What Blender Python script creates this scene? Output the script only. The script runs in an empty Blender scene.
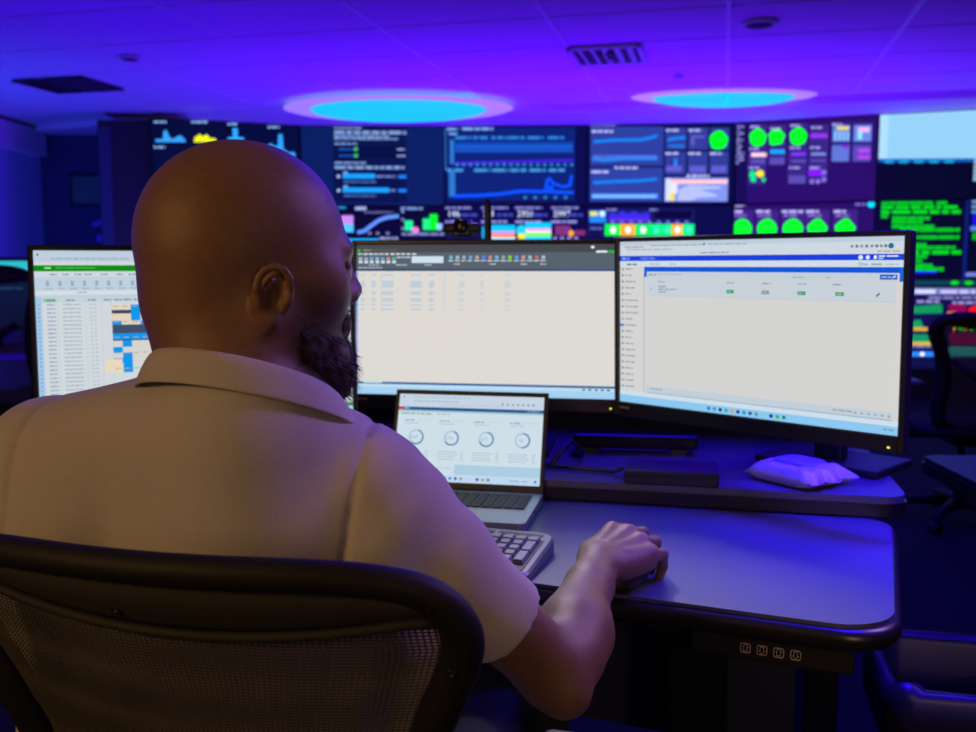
import bpy, bmesh, math, random
import numpy as np
from mathutils import Vector, Matrix

sc = bpy.context.scene
col = sc.collection
R = math.radians
random.seed(7)

# ------------------------------------------------------------------ camera
cam_d = bpy.data.cameras.new('camera')
cam = bpy.data.objects.new('camera', cam_d); col.objects.link(cam)
cam.location = (0, 0, 1.17)
cam.rotation_euler = (R(90 - 6.075), 0, 0)
cam_d.sensor_width = 36; cam_d.lens = 35.0
cam_d.clip_start = 0.02
cam_d.dof.use_dof = True
cam_d.dof.focus_distance = 1.0
cam_d.dof.aperture_fstop = 7.0
sc.camera = cam

# ------------------------------------------------------------------ light and exposure
w = bpy.data.worlds.new('world'); sc.world = w; w.use_nodes = True
w.node_tree.nodes['Background'].inputs[0].default_value = (0.01, 0.005, 0.08, 1)
w.node_tree.nodes['Background'].inputs[1].default_value = 0.3
sc.view_settings.view_transform = 'Standard'
sc.view_settings.look = 'None'
sc.view_settings.exposure = 0.0
sc.view_settings.gamma = 1.0
sc.view_settings.use_curve_mapping = False

def area(name, loc, target, sx, sy, color, power, spread=180):
    d = bpy.data.lights.new(name, 'AREA'); d.shape = 'RECTANGLE'; d.size = sx; d.size_y = sy
    d.color = color; d.energy = power; d.spread = R(spread)
    o = bpy.data.objects.new(name, d); col.objects.link(o)
    o.location = loc
    o.rotation_euler = (Vector(target) - Vector(loc)).to_track_quat('-Z', 'Y').to_euler()
    return o
# unseen violet and blue fills added low down to colour the ceiling
area('violet_ceiling_fill', (0.9, 7.1, 0.62), (0.9, 7.8, 2.5), 4.6, 0.5, (0.10, 0.0, 1.0), 230)
area('blue_ceiling_fill', (-2.2, 4.6, 0.62), (-2.6, 4.9, 2.5), 2.2, 0.6, (0.05, 0.0, 1.0), 42)
# unseen blue fills added overhead to tint the desk and platform
area('blue_fill', (0.9, 3.4, 2.46), (0.9, 3.2, 0), 2.4, 1.2, (0.02, 0.0, 1.0), 55)
area('blue_desk_fill', (0.85, 1.30, 2.44), (0.62, 1.42, 0.74), 0.3, 0.3, (0.02, 0.0, 1.0), 7.5, 38)
area('wall_fill', (-3.75, 6.2, 0.25), (-4.5, 8.6, 1.7), 0.5, 0.3, (0.03, 0.06, 1.0), 60)  # unseen blue fill added to brighten the left wall
# warm lamp of the row behind the camera
area('warm_lamp', (-1.9, -0.8, 1.9), (-0.25, 0.9, 0.95), 0.5, 0.5, (1.0, 0.56, 0.17), 17.0)
area('warm_lamp_right', (0.75, -1.0, 1.30), (0.55, 1.6, 0.75), 0.35, 0.35, (1.0, 0.62, 0.40), 1.1, 70)
# unseen fills added: violet for the sleeve, pale for the hand and desk
area('violet_fill', (1.7, 1.7, 2.40), (0.0, 0.9, 0.95), 0.6, 0.6, (0.50, 0.24, 1.0), 4.8, 60)
sp_d = bpy.data.lights.new('desk_fill', 'SPOT'); sp_d.energy = 130; sp_d.color = (1.0, 0.86, 0.80); sp_d.spot_size = R(18); sp_d.spot_blend = 0.9; sp_d.shadow_soft_size = 0.09
sp_o = bpy.data.objects.new('desk_fill', sp_d); col.objects.link(sp_o); sp_o.location = (-0.15, 2.75, 2.44)
sp_o.rotation_euler = (Vector((0.24, 1.14, 0.78)) - Vector(sp_o.location)).to_track_quat('-Z', 'Y').to_euler()

# ------------------------------------------------------------------ helpers
def lin(c):
    return tuple(((v / 255) / 12.92 if v / 255 <= 0.04045 else ((v / 255 + 0.055) / 1.055) ** 2.4) for v in c)

MATS = {}
def mat(name, rgb, rough=0.5, metal=0.0, noise=0.0, nscale=40, bump=0.0, bscale=300, spec=0.5, emit=None, strength=1.0, sheen=0.0, sss=0.0):
    if name in MATS: return MATS[name]
    m = bpy.data.materials.new(name); m.use_nodes = True
    nt = m.node_tree; b = nt.nodes['Principled BSDF']
    b.inputs['Base Color'].default_value = (*rgb, 1)
    b.inputs['Roughness'].default_value = rough
    b.inputs['Metallic'].default_value = metal
    b.inputs['Specular IOR Level'].default_value = spec
    if sheen: b.inputs['Sheen Weight'].default_value = sheen
    if sss:
        b.inputs['Subsurface Weight'].default_value = sss
        b.inputs['Subsurface Radius'].default_value = (0.01, 0.004, 0.002)
        b.inputs['Subsurface Scale'].default_value = 0.5
    if emit:
        b.inputs['Emission Color'].default_value = (*emit, 1)
        b.inputs['Emission Strength'].default_value = strength
    tc = nt.nodes.new('ShaderNodeTexCoord')
    if noise:
        n = nt.nodes.new('ShaderNodeTexNoise'); n.inputs['Scale'].default_value = nscale; n.inputs['Detail'].default_value = 4
        nt.links.new(tc.outputs['Object'], n.inputs['Vector'])
        mx = nt.nodes.new('ShaderNodeMix'); mx.data_type = 'RGBA'
        mx.inputs['A'].default_value = (*[v * (1 - noise) for v in rgb], 1)
        mx.inputs['B'].default_value = (*[min(1, v * (1 + noise)) for v in rgb], 1)
        nt.links.new(n.outputs['Fac'], mx.inputs['Factor'])
        nt.links.new(mx.outputs['Result'], b.inputs['Base Color'])
    if bump:
        n2 = nt.nodes.new('ShaderNodeTexNoise'); n2.inputs['Scale'].default_value = bscale; n2.inputs['Detail'].default_value = 3
        nt.links.new(tc.outputs['Object'], n2.inputs['Vector'])
        bp = nt.nodes.new('ShaderNodeBump'); bp.inputs['Strength'].default_value = bump; bp.inputs['Distance'].default_value = 0.002
        nt.links.new(n2.outputs['Fac'], bp.inputs['Height']); nt.links.new(bp.outputs['Normal'], b.inputs['Normal'])
    MATS[name] = m
    return m

def screen_mat(name, strength):
    if name in MATS: return MATS[name]
    m = bpy.data.materials.new(name); m.use_nodes = True
    nt = m.node_tree; b = nt.nodes['Principled BSDF']
    b.inputs['Base Color'].default_value = (0.002, 0.002, 0.003, 1); b.inputs['Roughness'].default_value = 0.45; b.inputs['Specular IOR Level'].default_value = 0.15
    a = nt.nodes.new('ShaderNodeAttribute'); a.attribute_name = 'col'
    nt.links.new(a.outputs['Color'], b.inputs['Emission Color'])
    b.inputs['Emission Strength'].default_value = strength
    MATS[name] = m
    return m

def attr_mat(name, rough, spec=0.4, bump=0.0, bscale=400, noise=0.12, sss=0.0):
    m = mat(name, (0.5, 0.5, 0.5), rough, spec=spec, bump=bump, bscale=bscale, sss=sss)
    nt = m.node_tree; b = nt.nodes['Principled BSDF']
    a = nt.nodes.new('ShaderNodeAttribute'); a.attribute_name = 'col'
    n = nt.nodes.new('ShaderNodeTexNoise'); n.inputs['Scale'].default_value = 120; n.inputs['Detail'].default_value = 5
    tc = nt.nodes.new('ShaderNodeTexCoord'); nt.links.new(tc.outputs['Object'], n.inputs['Vector'])
    mr = nt.nodes.new('ShaderNodeMapRange'); mr.inputs['To Min'].default_value = 1 - noise; mr.inputs['To Max'].default_value = 1 + noise
    nt.links.new(n.outputs['Fac'], mr.inputs['Value'])
    mx = nt.nodes.new('ShaderNodeMix'); mx.data_type = 'RGBA'; mx.blend_type = 'MULTIPLY'; mx.inputs['Factor'].default_value = 1
    nt.links.new(a.outputs['Color'], mx.inputs['A']); nt.links.new(mr.outputs['Result'], mx.inputs['B'])
    nt.links.new(mx.outputs['Result'], b.inputs['Base Color'])
    return m

def link(name, me, m=None, parent=None, smooth=False):
    o = bpy.data.objects.new(name, me); col.objects.link(o)
    if m and not me.materials: me.materials.append(m)
    if smooth:
        me.polygons.foreach_set('use_smooth', [True] * len(me.polygons))
    if parent: o.parent = parent
    return o

def mesh(name, v, f, m=None, parent=None, smooth=False):
    me = bpy.data.meshes.new(name); me.from_pydata([tuple(p) for p in v], [], [tuple(q) for q in f]); me.update()
    return link(name, me, m, parent, smooth)

def bm_obj(name, bm, m=None, parent=None, smooth=False):
    bmesh.ops.recalc_face_normals(bm, faces=bm.faces)
    me = bpy.data.meshes.new(name); bm.to_mesh(me); bm.free()
    return link(name, me, m, parent, smooth)

def bm_box(bm, c, s, rot=None, bevel=0.0, seg=2):
    M = Matrix.Translation(c) @ (rot.to_4x4() if rot else Matrix()) @ Matrix.Diagonal((*s, 1))
    r = bmesh.ops.create_cube(bm, size=1, matrix=M)
    if bevel:
        es = list({e for v in r['verts'] for e in v.link_edges})
        bmesh.ops.bevel(bm, geom=es, offset=bevel, segments=seg, affect='EDGES', profile=0.5)

def box(name, c, s, m, parent=None, rot=None, bevel=0.0, seg=2, smooth=False):
    bm = bmesh.new(); bm_box(bm, c, s, rot, bevel, seg)
    return bm_obj(name, bm, m, parent, smooth)

def bm_tube(bm, pts, rad, n=10, closed=False, flat=1.0, cap=True, up=None):
    pts = [Vector(p) for p in pts]; N = len(pts)
    if not hasattr(rad, '__len__'): rad = [rad] * N
    rings = []; prev = None
    for i, p in enumerate(pts):
        if closed: t = pts[(i + 1) % N] - pts[i - 1]
        else: t = pts[min(i + 1, N - 1)] - pts[max(i - 1, 0)]
        t.normalize()
        if up is not None:
            a = Vector(up) - t * t.dot(Vector(up))
        elif prev is None:
            a = t.orthogonal()
        else:
            a = prev - t * prev.dot(t)
        a.normalize(); prev = a; b = t.cross(a)
        rings.append([bm.verts.new(p + a * (math.cos(2 * math.pi * k / n) * rad[i] * flat) + b * (math.sin(2 * math.pi * k / n) * rad[i])) for k in range(n)])
    M = N if closed else N - 1
    for i in range(M):
        A = rings[i]; B = rings[(i + 1) % N]
        for k in range(n):
            bm.faces.new((A[k], A[(k + 1) % n], B[(k + 1) % n], B[k]))
    if cap and not closed:
        bm.faces.new(rings[0][::-1]); bm.faces.new(rings[-1])

def tube(name, pts, rad, m, parent=None, n=10, closed=False, flat=1.0, up=None):
    bm = bmesh.new(); bm_tube(bm, pts, rad, n, closed, flat, up=up)
    return bm_obj(name, bm, m, parent, True)

def lathe(name, prof, m, parent=None, n=32, loc=(0, 0, 0), smooth=True, sx=1.0, sy=1.0):
    bm = bmesh.new(); rings = []
    for r, z in prof:
        if r < 1e-6: rings.append([bm.verts.new((loc[0], loc[1], loc[2] + z))])
        else: rings.append([bm.verts.new((loc[0] + sx * r * math.cos(2 * math.pi * k / n), loc[1] + sy * r * math.sin(2 * math.pi * k / n), loc[2] + z)) for k in range(n)])
    for A, B in zip(rings, rings[1:]):
        for k in range(n):
            a = A[k % len(A)], A[(k + 1) % len(A)], B[(k + 1) % len(B)], B[k % len(B)]
            q = list(dict.fromkeys(a))
            if len(q) >= 3: bm.faces.new(q)
    if len(rings[0]) > 1: bm.faces.new(rings[0][::-1])
    if len(rings[-1]) > 1: bm.faces.new(rings[-1])
    return bm_obj(name, bm, m, parent, smooth)

def prism(name, outline, z0, z1, m, parent=None, bevel=0.0, smooth=False):
    bm = bmesh.new()
    a = [bm.verts.new((x, y, z0)) for x, y in outline]; b = [bm.verts.new((x, y, z1)) for x, y in outline]
    n = len(a); bm.faces.new(a[::-1]); top = bm.faces.new(b)
    for i in range(n): bm.faces.new((a[i], a[(i + 1) % n], b[(i + 1) % n], b[i]))
    if bevel:
        es = list(top.edges)
        bmesh.ops.bevel(bm, geom=es, offset=bevel, segments=4, affect='EDGES', profile=0.5)
    return bm_obj(name, bm, m, parent, smooth)

def tag(o, label, cat, group=None):
    o['label'] = label; o['category'] = cat
    if group: o['group'] = group
    return o

def thing(name, label, cat, loc=(0, 0, 0), rotz=0.0, group=None):
    o = bpy.data.objects.new(name, None); col.objects.link(o)
    o.location = loc; o.rotation_euler = (0, 0, rotz); o.empty_display_size = 0.1
    return tag(o, label, cat, group)

def struct(o):
    o['kind'] = 'structure'; return o

def copy_tree(o, parent=None):
    c = o.copy(); col.objects.link(c); c.parent = parent
    for ch in list(o.children): copy_tree(ch, c)
    return c

# ------------------------------------------------------------------ materials
M_black = mat('black_plastic', (0.012, 0.012, 0.014), 0.45)
M_black_gloss = mat('black_gloss', (0.008, 0.008, 0.01), 0.22)
M_black_metal = mat('black_metal', (0.02, 0.02, 0.024), 0.35, metal=0.6)
M_frame = mat('chair_frame', (0.010, 0.010, 0.011), 0.58, bump=0.15, bscale=700, spec=0.25)
M_desk = mat('desk_laminate', (0.060, 0.066, 0.115), 0.40, noise=0.25, nscale=600, spec=1.0, bump=0.03, bscale=900)
M_desk_edge = mat('desk_edge', (0.012, 0.011, 0.01), 0.33)
M_silver = mat('silver_plastic', (0.17, 0.18, 0.20), 0.4, metal=0.3)
M_laptop = mat('laptop_aluminium', (0.42, 0.45, 0.48), 0.38, metal=0.7)
M_key = mat('dark_keycap', (0.02, 0.021, 0.024), 0.5)
M_carpet = mat('carpet', (0.006, 0.006, 0.008), 0.95, noise=0.5, nscale=200, bump=0.6, bscale=300)
M_ceil = mat('ceiling_tile', (0.62, 0.60, 0.62), 0.9, noise=0.06, nscale=30, bump=0.2, bscale=250)
M_tbar = mat('ceiling_grid', (0.7, 0.68, 0.7), 0.5)
M_wall = mat('painted_wall', (0.45, 0.55, 0.75), 0.8, noise=0.05, nscale=6)
M_walldark = mat('dark_wall', (0.03, 0.035, 0.08), 0.8, noise=0.05, nscale=6)
M_soffit = mat('soffit_paint', (0.6, 0.55, 0.62), 0.8)

# ------------------------------------------------------------------ the room
X0, X1, Y0, Y1, ZC = -4.5, 6.2, -3.2, 9.7, 2.5
struct(box('floor', ((X0 + X1) / 2, (Y0 + Y1) / 2, -0.05), (X1 - X0 + .4, Y1 - Y0 + .4, 0.1), M_carpet))
ceil = struct(box('ceiling', ((X0 + X1) / 2, (Y0 + Y1) / 2, ZC + 0.07), (X1 - X0 + .4, Y1 - Y0 + .4, 0.1), M_tbar))
struct(box('wall_left', (X0 - 0.1, (Y0 + Y1) / 2, 1.26), (0.2, Y1 - Y0 + .4, 2.52), M_wall))
struct(box('wall_right', (X1 + 0.1, (Y0 + Y1) / 2, 1.26), (0.2, Y1 - Y0 + .4, 2.52), M_walldark))
struct(box('wall_front', ((X0 + X1) / 2, Y1 + 0.1, 1.26), (X1 - X0, 0.2, 2.52), M_walldark))
struct(box('wall_back', ((X0 + X1) / 2, Y0 - 0.1, 1.26), (X1 - X0, 0.2, 2.52), M_walldark))
# ceiling tiles, a grid turned 14 degrees
ca, sa = math.cos(R(14)), math.sin(R(14))
SU, SW, GAP = 0.955, 0.705, 0.022
bm = bmesh.new(); bm_box(bm, (0, 0, 0.013), (SU - GAP, SW - GAP, 0.014), bevel=0.003, seg=1)
tile_me = bpy.data.meshes.new('ceiling_tile'); bm.to_mesh(tile_me); bm.free(); tile_me.materials.append(M_ceil)
def soffit_y(x):   # front edge of the plain ceiling border before the display wall
    P = [(-4.5, 9.45), (-2.5, 8.60), (-1.65, 8.25), (0.0, 8.25), (0.95, 8.12), (1.95, 8.05), (2.98, 7.78), (3.8, 7.55), (6.2, 6.9)]
    for (a, b), (c, d) in zip(P, P[1:]):
        if a <= x <= c: return b + (d - b) * (x - a) / (c - a)
    return 9.4
TILES = []
for i in range(-8, 10):
    for j in range(-5, 16):
        u = 0.02 - 0.04 + (i + 0.5) * SU; wv = 4.53 + (j - 6 + 0.5) * SW + 0.0
        cs = []
        for du, dw in ((-.5, -.5), (.5, -.5), (.5, .5), (-.5, .5)):
            a, b = u + du * SU, wv + dw * SW
            cs.append((a * ca + b * sa, -a * sa + b * ca))
        if all(X0 < x < X1 and Y0 < y < soffit_y(x) + 0.25 for x, y in cs) and min(y for x, y in cs) > 1.5:
            TILES.append((i, wv)); o = link('ceiling_tile', tile_me, None, ceil)
            x, y = u * ca + wv * sa, -u * sa + wv * ca
            o.location = (x, y, ZC - 0.0); o.rotation_euler = (0, 0, -R(14))
for i in range(-7, 10):
    ws = [k for k in TILES if k[0] in (i - 1, i)]
    if not ws: continue
    u = -0.02 + i * SU; w0 = min(k[1] for k in ws) - SW / 2; w1 = max(k[1] for k in ws) + SW / 2
    o = box('ceiling_bar', (0, 0, 0.004), (0.026, w1 - w0, 0.008), M_tbar, ceil)
    wm = (w0 + w1) / 2; o.location = (u * ca + wm * sa, -u * sa + wm * ca, ZC); o.rotation_euler = (0, 0, -R(14))
# plain ceiling border above the display wall
xs = [-4.5, -2.5, -1.65, 0.0, 0.95, 1.95, 2.98, 3.8, 6.2]
ol = [(x, soffit_y(x)) for x in xs] + [(6.2, 9.7), (-4.5, 9.7)]
struct(prism('trim_1', ol, ZC - 0.035, ZC + 0.02, M_soffit))
struct(box('trim_2', (X0 + 0.06, 6.2, 2.36), (0.12, 6.8, 0.24), M_soffit))

# ------------------------------------------------------------------ screen drawing
class Scr:
    """Flat screen picture: coloured polygons stacked a fraction of a millimetre apart."""
    def __init__(s, W, H, mapf=None, step=0.000008):
        s.W, s.H, s.v, s.f, s.c, s.k, s.map, s.step = W, H, [], [], [], 0, mapf, step
    def pt(s, x, y):
        u, v = s.map(x, y) if s.map else (x, y)
        u = min(1, max(0, u)); v = min(1, max(0, v))
        return (u - 0.5) * s.W, (0.5 - v) * s.H
    def poly(s, pts, c, raw=False):
        n = len(s.v); s.k += 1
        for p in pts:
            x, z = p if raw else s.pt(*p)
            s.v.append((x, -s.k * s.step, z))
        s.f.append(tuple(range(n, n + len(pts)))); s.c.append(lin(c))
    def layer_poly(s, polys, c):
        k = s.k + 1
        for pts in polys:
            s.k = k - 1; s.poly(pts, c)
        s.k = k
    def rect(s, x0, y0, x1, y1, c): s.poly([(x0, y1), (x1, y1), (x1, y0), (x0, y0)], c)
    def rects(s, L, c): s.layer_poly([[(a, d), (e, d), (e, b), (a, b)] for a, b, e, d in L], c)
    def text(s, x0, y0, x1, h, c, words=None):
        L = []; x = x0
        while x < x1:
            ww = min(x1 - x, random.uniform(1.2, 4.5) * h)
            L.append((x, y0, x + ww, y0 + h)); x += ww + 0.55 * h
        s.rects(L, c)
    def disc(s, x, y, rx, ry, c, n=18, a0=0, a1=360):
        s.poly([(x + rx * math.cos(R(a0 + (a1 - a0) * k / n)), y - ry * math.sin(R(a0 + (a1 - a0) * k / n))) for k in range(n + (0 if a1 - a0 == 360 else 1))][::-1][::-1], c)
    def line(s, pts, th, c):
        L = []
        for (a, b), (d, e) in zip(pts, pts[1:]):
            dx, dy = d - a, e - b; l = math.hypot(dx, dy) or 1; nx, ny = -dy / l * th / 2, dx / l * th / 2
            ex, ey = dx / l * th * .3, dy / l * th * .3
            L.append([(a - ex + nx, b - ey + ny), (d + ex + nx, e + ey + ny), (d + ex - nx, e + ey - ny), (a - ex - nx, b - ey - ny)])
        s.layer_poly(L, c)
    def ring(s, x, y, r0x, r0y, th, c, a0=0, a1=360, n=24):
        L = []
        for k in range(n):
            a, b = R(a0 + (a1 - a0) * k / n), R(a0 + (a1 - a0) * (k + 1) / n)
            q = 1 - th
            L.append([(x + r0x * math.cos(a), y - r0y * math.sin(a)), (x + r0x * math.cos(b), y - r0y * math.sin(b)),
                      (x + q * r0x * math.cos(b), y - q * r0y * math.sin(b)), (x + q * r0x * math.cos(a), y - q * r0y * math.sin(a))])
        s.layer_poly(L, c)
    def word(s, txt, x, y, h, c):
        cu = bpy.data.curves.new('t', 'FONT'); cu.body = txt; cu.size = 1; cu.resolution_u = 2
        o = bpy.data.objects.new('t', cu); col.objects.link(o)
        me = o.to_mesh(); X, Z = s.pt(x, y); X2, Z2 = s.pt(x, y - h)
        k = (Z2 - Z) / 0.69
        s.k += 1; n = len(s.v)
        for p in me.vertices: s.v.append((X + p.co.x * k, -s.k * s.step, Z + p.co.y * k))
        for p in me.polygons: s.f.append(tuple(n + q for q in p.vertices)); s.c.append(lin(c))
        o.to_mesh_clear(); bpy.data.objects.remove(o); bpy.data.curves.remove(cu)
    def build(s, name, m, parent, y=0.0):
        me = bpy.data.meshes.new(name); me.from_pydata([(a, b + y, c) for a, b, c in s.v], [], s.f); me.update()
        at = me.color_attributes.new('col', 'FLOAT_COLOR', 'CORNER')
        arr = np.ones((len(me.loops), 4), np.float32); i = 0
        for f, c in zip(s.f, s.c):
            arr[i:i + len(f), :3] = c; i += len(f)
        at.data.foreach_set('color', arr.ravel())
        return link(name, me, m, parent)

# ------------------------------------------------------------------ display wall: three rows of six displays on an arc
ENDS = [(-2.98, 8.52), (-1.75, 9.02), (-0.41, 9.06), (0.92, 8.99), (2.265, 8.84), (3.37, 8.36), (4.60, 7.90)]
PXS = [155, 305, 445, 585, 735, 878, 1022]
PYT = [(119, 127), (127, 127), (127, 126), (126, 123.5), (123.5, 116), (116, 109)]
ZT, TH = 2.463, 0.735
SCR_WALL = screen_mat('display_wall_picture', 1.25)
def tmap(i, r):
    x0, x1 = PXS[i], PXS[i + 1]
    a, b = PYT[i]
    def f(x, y):
        u = (x - x0) / (x1 - x0); top = a + (b - a) * u
        k = (265 - top) / (ZT - 1.17)          # pixels per metre there
        yy = 1.17 + (265 - y) / k
        return u, (ZT - r * (TH + 0.006) - yy) / TH
    return f
NAV, DARK, PUR = (2, 8, 52), (1, 4, 28), (34, 8, 84)
WHT, LAV, CY, GRN, BLU = (205, 220, 245), (120, 125, 200), (0, 190, 255), (0, 250, 0), (0, 125, 235)
def blob(s, x, y, r, c, n=24, wob=0.05):
    s.poly([(x + r * (1 + wob * math.sin(5 * k)) * math.cos(2 * math.pi * k / n), y + r * 1.02 * (1 + wob * math.sin(7 * k + 1)) * math.sin(2 * math.pi * k / n)) for k in range(n)][::-1], c)
def bigraph(s, x0, y0, pts, c):
    s.poly([(x0 + a, y0 - b) for a, b in pts], c)
def half(s, x, yb, r, c):
    s.poly([(x + r * math.cos(math.pi * k / 14), yb - r * 1.1 * math.sin(math.pi * k / 14)) for k in range(15)][::-1], c)
    s.rect(x - r, yb, x + r, yb + 3, c)

def wall_A(s, r):
    s.rect(150, 100, 320, 300, DARK)
    if r == 0:
        s.rect(157, 121, 229, 200, (2, 10, 45)); s.rect(231, 124, 303, 200, (1, 8, 46))
        for x0, x1, y in ((159, 171, 122), (195, 211, 122), (231, 241, 124), (158, 169, 147), (272, 284, 127)): s.text(x0, y, x1, 2, (130, 170, 230))
        s.poly([(160, 143), (160, 140), (167, 140), (168, 132), (171, 131), (173, 137), (176, 140), (180, 138), (184, 136), (189, 141), (189, 143)], (50, 150, 235))
        s.poly([(197, 143), (198, 138), (203, 135), (206, 137), (210, 135), (213, 139), (218, 139), (219, 141), (219, 143)], (225, 230, 0))
        s.rects([(236, 129, 241, 140), (231, 138, 247, 142)], (40, 160, 245))
        s.poly([(270, 152), (271, 146), (275, 144), (278, 147), (282, 146), (283, 135), (287, 135), (288, 150), (293, 153), (300, 153), (300, 158), (270, 158)], (40, 150, 240))
        s.rect(232, 160, 300, 162, (30, 90, 200))
    else:
        for k in range(5): s.text(165, 212 + k * 12, 290, 3, (60, 100, 200))
def wall_B(s, r):
    s.rect(300, 100, 450, 300, (4, 26, 84))
    if r == 0:
        s.rect(336, 127, 408, 203, (2, 14, 62))
        for y, x1, h in ((128, 365, 1.6), (131.5, 408, 3.2), (136, 391, 2), (138.6, 400, 1.6), (143.5, 360, 1.6), (162.5, 368, 1.8), (166.5, 406, 3)):
            s.text(337.5, y, x1, h, (120, 150, 205))
        for y in (149, 155.5):
            s.rect(341, y - 2, 407, y + 2.6, (2, 6, 45)); s.text(342, y, 357, 1.5, (20, 90, 200)); s.disc(358.6, y + .6, 2, 2, (60, 180, 60)); s.text(399, y, 407, 1.5, (150, 160, 215))
        for y, x1 in ((176, 377), (190, 391)):
            s.rect(346, y - 4, 350, y - 2, (120, 160, 220)); s.rect(345, y - 1.8, x1, y + 3, (20, 150, 240)); s.text(x1 + 1, y, 397, 1.8, (110, 130, 190))
            s.text(346, y + 5.5, 378, 1.8, (70, 100, 170)); s.rect(400, y - .5, 408, y + 2.6, (25, 120, 235)); s.disc(341, y + 1, 1.6, 1.6, (170, 190, 230))
    else:
        s.rect(300, 203, 450, 300, DARK)
        s.rect(340, 205, 348, 208, (30, 140, 200)); s.rect(343, 215, 355, 224, (190, 130, 235)); s.rect(343, 224, 355, 232, (70, 190, 250))
        s.text(357, 206, 368, 3.4, (150, 165, 215)); s.text(366, 211, 395, 1.5, (100, 100, 170))
        s.line([(360, 232), (366, 230.5), (373, 225), (380, 220), (388, 217), (399, 215.5)], 3.6, (90, 140, 245))
        s.text(402, 206.5, 424, 2.6, (110, 140, 200))
        for y in (211, 219, 228): s.disc(404, y, 1.4, 1.4, (130, 140, 200))
        s.rect(406, 220, 414, 230, (30, 230, 150)); s.rect(424, 218, 431, 229.5, (30, 230, 130)); s.rect(431, 213.5, 438.5, 229.5, (0, 240, 0)); s.rect(438, 223, 443, 229.5, (150, 190, 250)); s.disc(416.5, 230, 3.6, 3.6, (230, 120, 215))
        for x in (371, 379, 389): s.disc(x, 233, 1.8, 1.4, (120, 120, 180))
        s.text(403, 232.5, 445, 2.4, (120, 135, 195)); s.text(381, 237, 399, 2, (150, 160, 220))
        s.rect(346, 238.5, 380, 243, (0, 170, 255)); s.rect(346, 238.5, 352, 262, (0, 170, 255))
def wall_C(s, r):
    s.rect(440, 100, 590, 300, (2, 10, 60))
    if r == 0:
        s.rects([(443, 129, 446, 170), (443, 168, 472, 170)], (50, 110, 190)); s.rect(447, 128, 574, 201, (5, 30, 105))
        s.text(447, 128.4, 458, 2, (120, 170, 230)); s.text(449, 133, 458, 2, (110, 160, 230)); s.text(462, 127.8, 493, 2.6, (120, 160, 225))
        for x in (455, 473, 491, 508, 527, 547): s.text(x, 136.5, x + 16, 3, (40, 120, 200))
        s.rect(450, 140, 454, 164, (40, 110, 190)); s.rect(455, 142, 572, 153, (10, 60, 160)); s.rect(455, 145.5, 572, 148, (20, 90, 195)); s.rect(455, 150, 572, 151.5, (25, 85, 190))
        s.line([(455, 163.5), (490, 162.5), (530, 161.5), (572, 160.5)], 1.8, (70, 20, 240))
        for k in range(18): s.disc(457 + k * 6.7, 165, 1.5, 1.5, (40, 130, 190))
        for x in (447, 474, 492, 510, 529, 548): s.text(x, 169, x + 16, 3, (60, 140, 205))
        s.rect(449, 172, 455, 197, (40, 110, 190))
        s.line([(454, 196.5), (476, 196), (500, 194.5), (520, 191.5), (545, 192), (572, 193)], 3, (0, 80, 255))
        s.line([(546, 191), (546.5, 181), (549, 179), (553, 184), (562, 187), (569, 186), (571, 176)], 2.6, (0, 80, 255))
        s.rect(544, 186, 553, 193, (0, 75, 240))
        for k in range(5): s.disc(525 + k * 10, 198, 1.7, 1.5, (40, 130, 170))
    else:
        s.rect(440, 203, 590, 300, (3, 6, 58)); s.rect(445, 200, 521, 204, (20, 110, 255))
        for x, t in ((447, '146'), (483, '2 8'), (517, '2956'), (553, '2997')):
            s.text(x - 2, 206, x + 25, 2.2, (125, 125, 205)); s.word(t, x, 216, 6, (215, 225, 255)); s.text(x + 14, 213, x + 30, 2.6, (60, 70, 180)); s.text(x - 2, 220, x + 24, 2.4, (140, 140, 215))
        s.rects([(490, 224.5, 515, 240)], CY); s.rects([(490, 231, 515, 233)], (240, 110, 190)); s.rect(490, 234, 515, 237, (255, 110, 40)); s.rect(490, 237, 515, 238, (250, 250, 210))
        s.rects([(525, 222, 551, 240)], CY); s.rect(525, 228, 551, 230.5, (250, 140, 200)); s.rect(525, 230.5, 551, 232, (250, 250, 250)); s.rect(525, 232.5, 551, 236.5, (130, 240, 20))
        s.disc(521, 230, 5, 5.5, (30, 200, 230)); s.disc(521.5, 236, 4, 3, (235, 230, 0))
        s.rect(555, 225, 570, 235, (120, 45, 110)); s.disc(571, 233, 2.6, 3.4, (240, 160, 20)); s.rect(574, 230, 585, 235, (120, 45, 100))
        for k in range(4): s.disc(555 + k * 7, 238, 2, 1.5, (140, 130, 210))
        s.rect(446, 226, 484, 238, (8, 18, 40)); s.rect(482, 226, 484, 238, (20, 170, 230))
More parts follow.
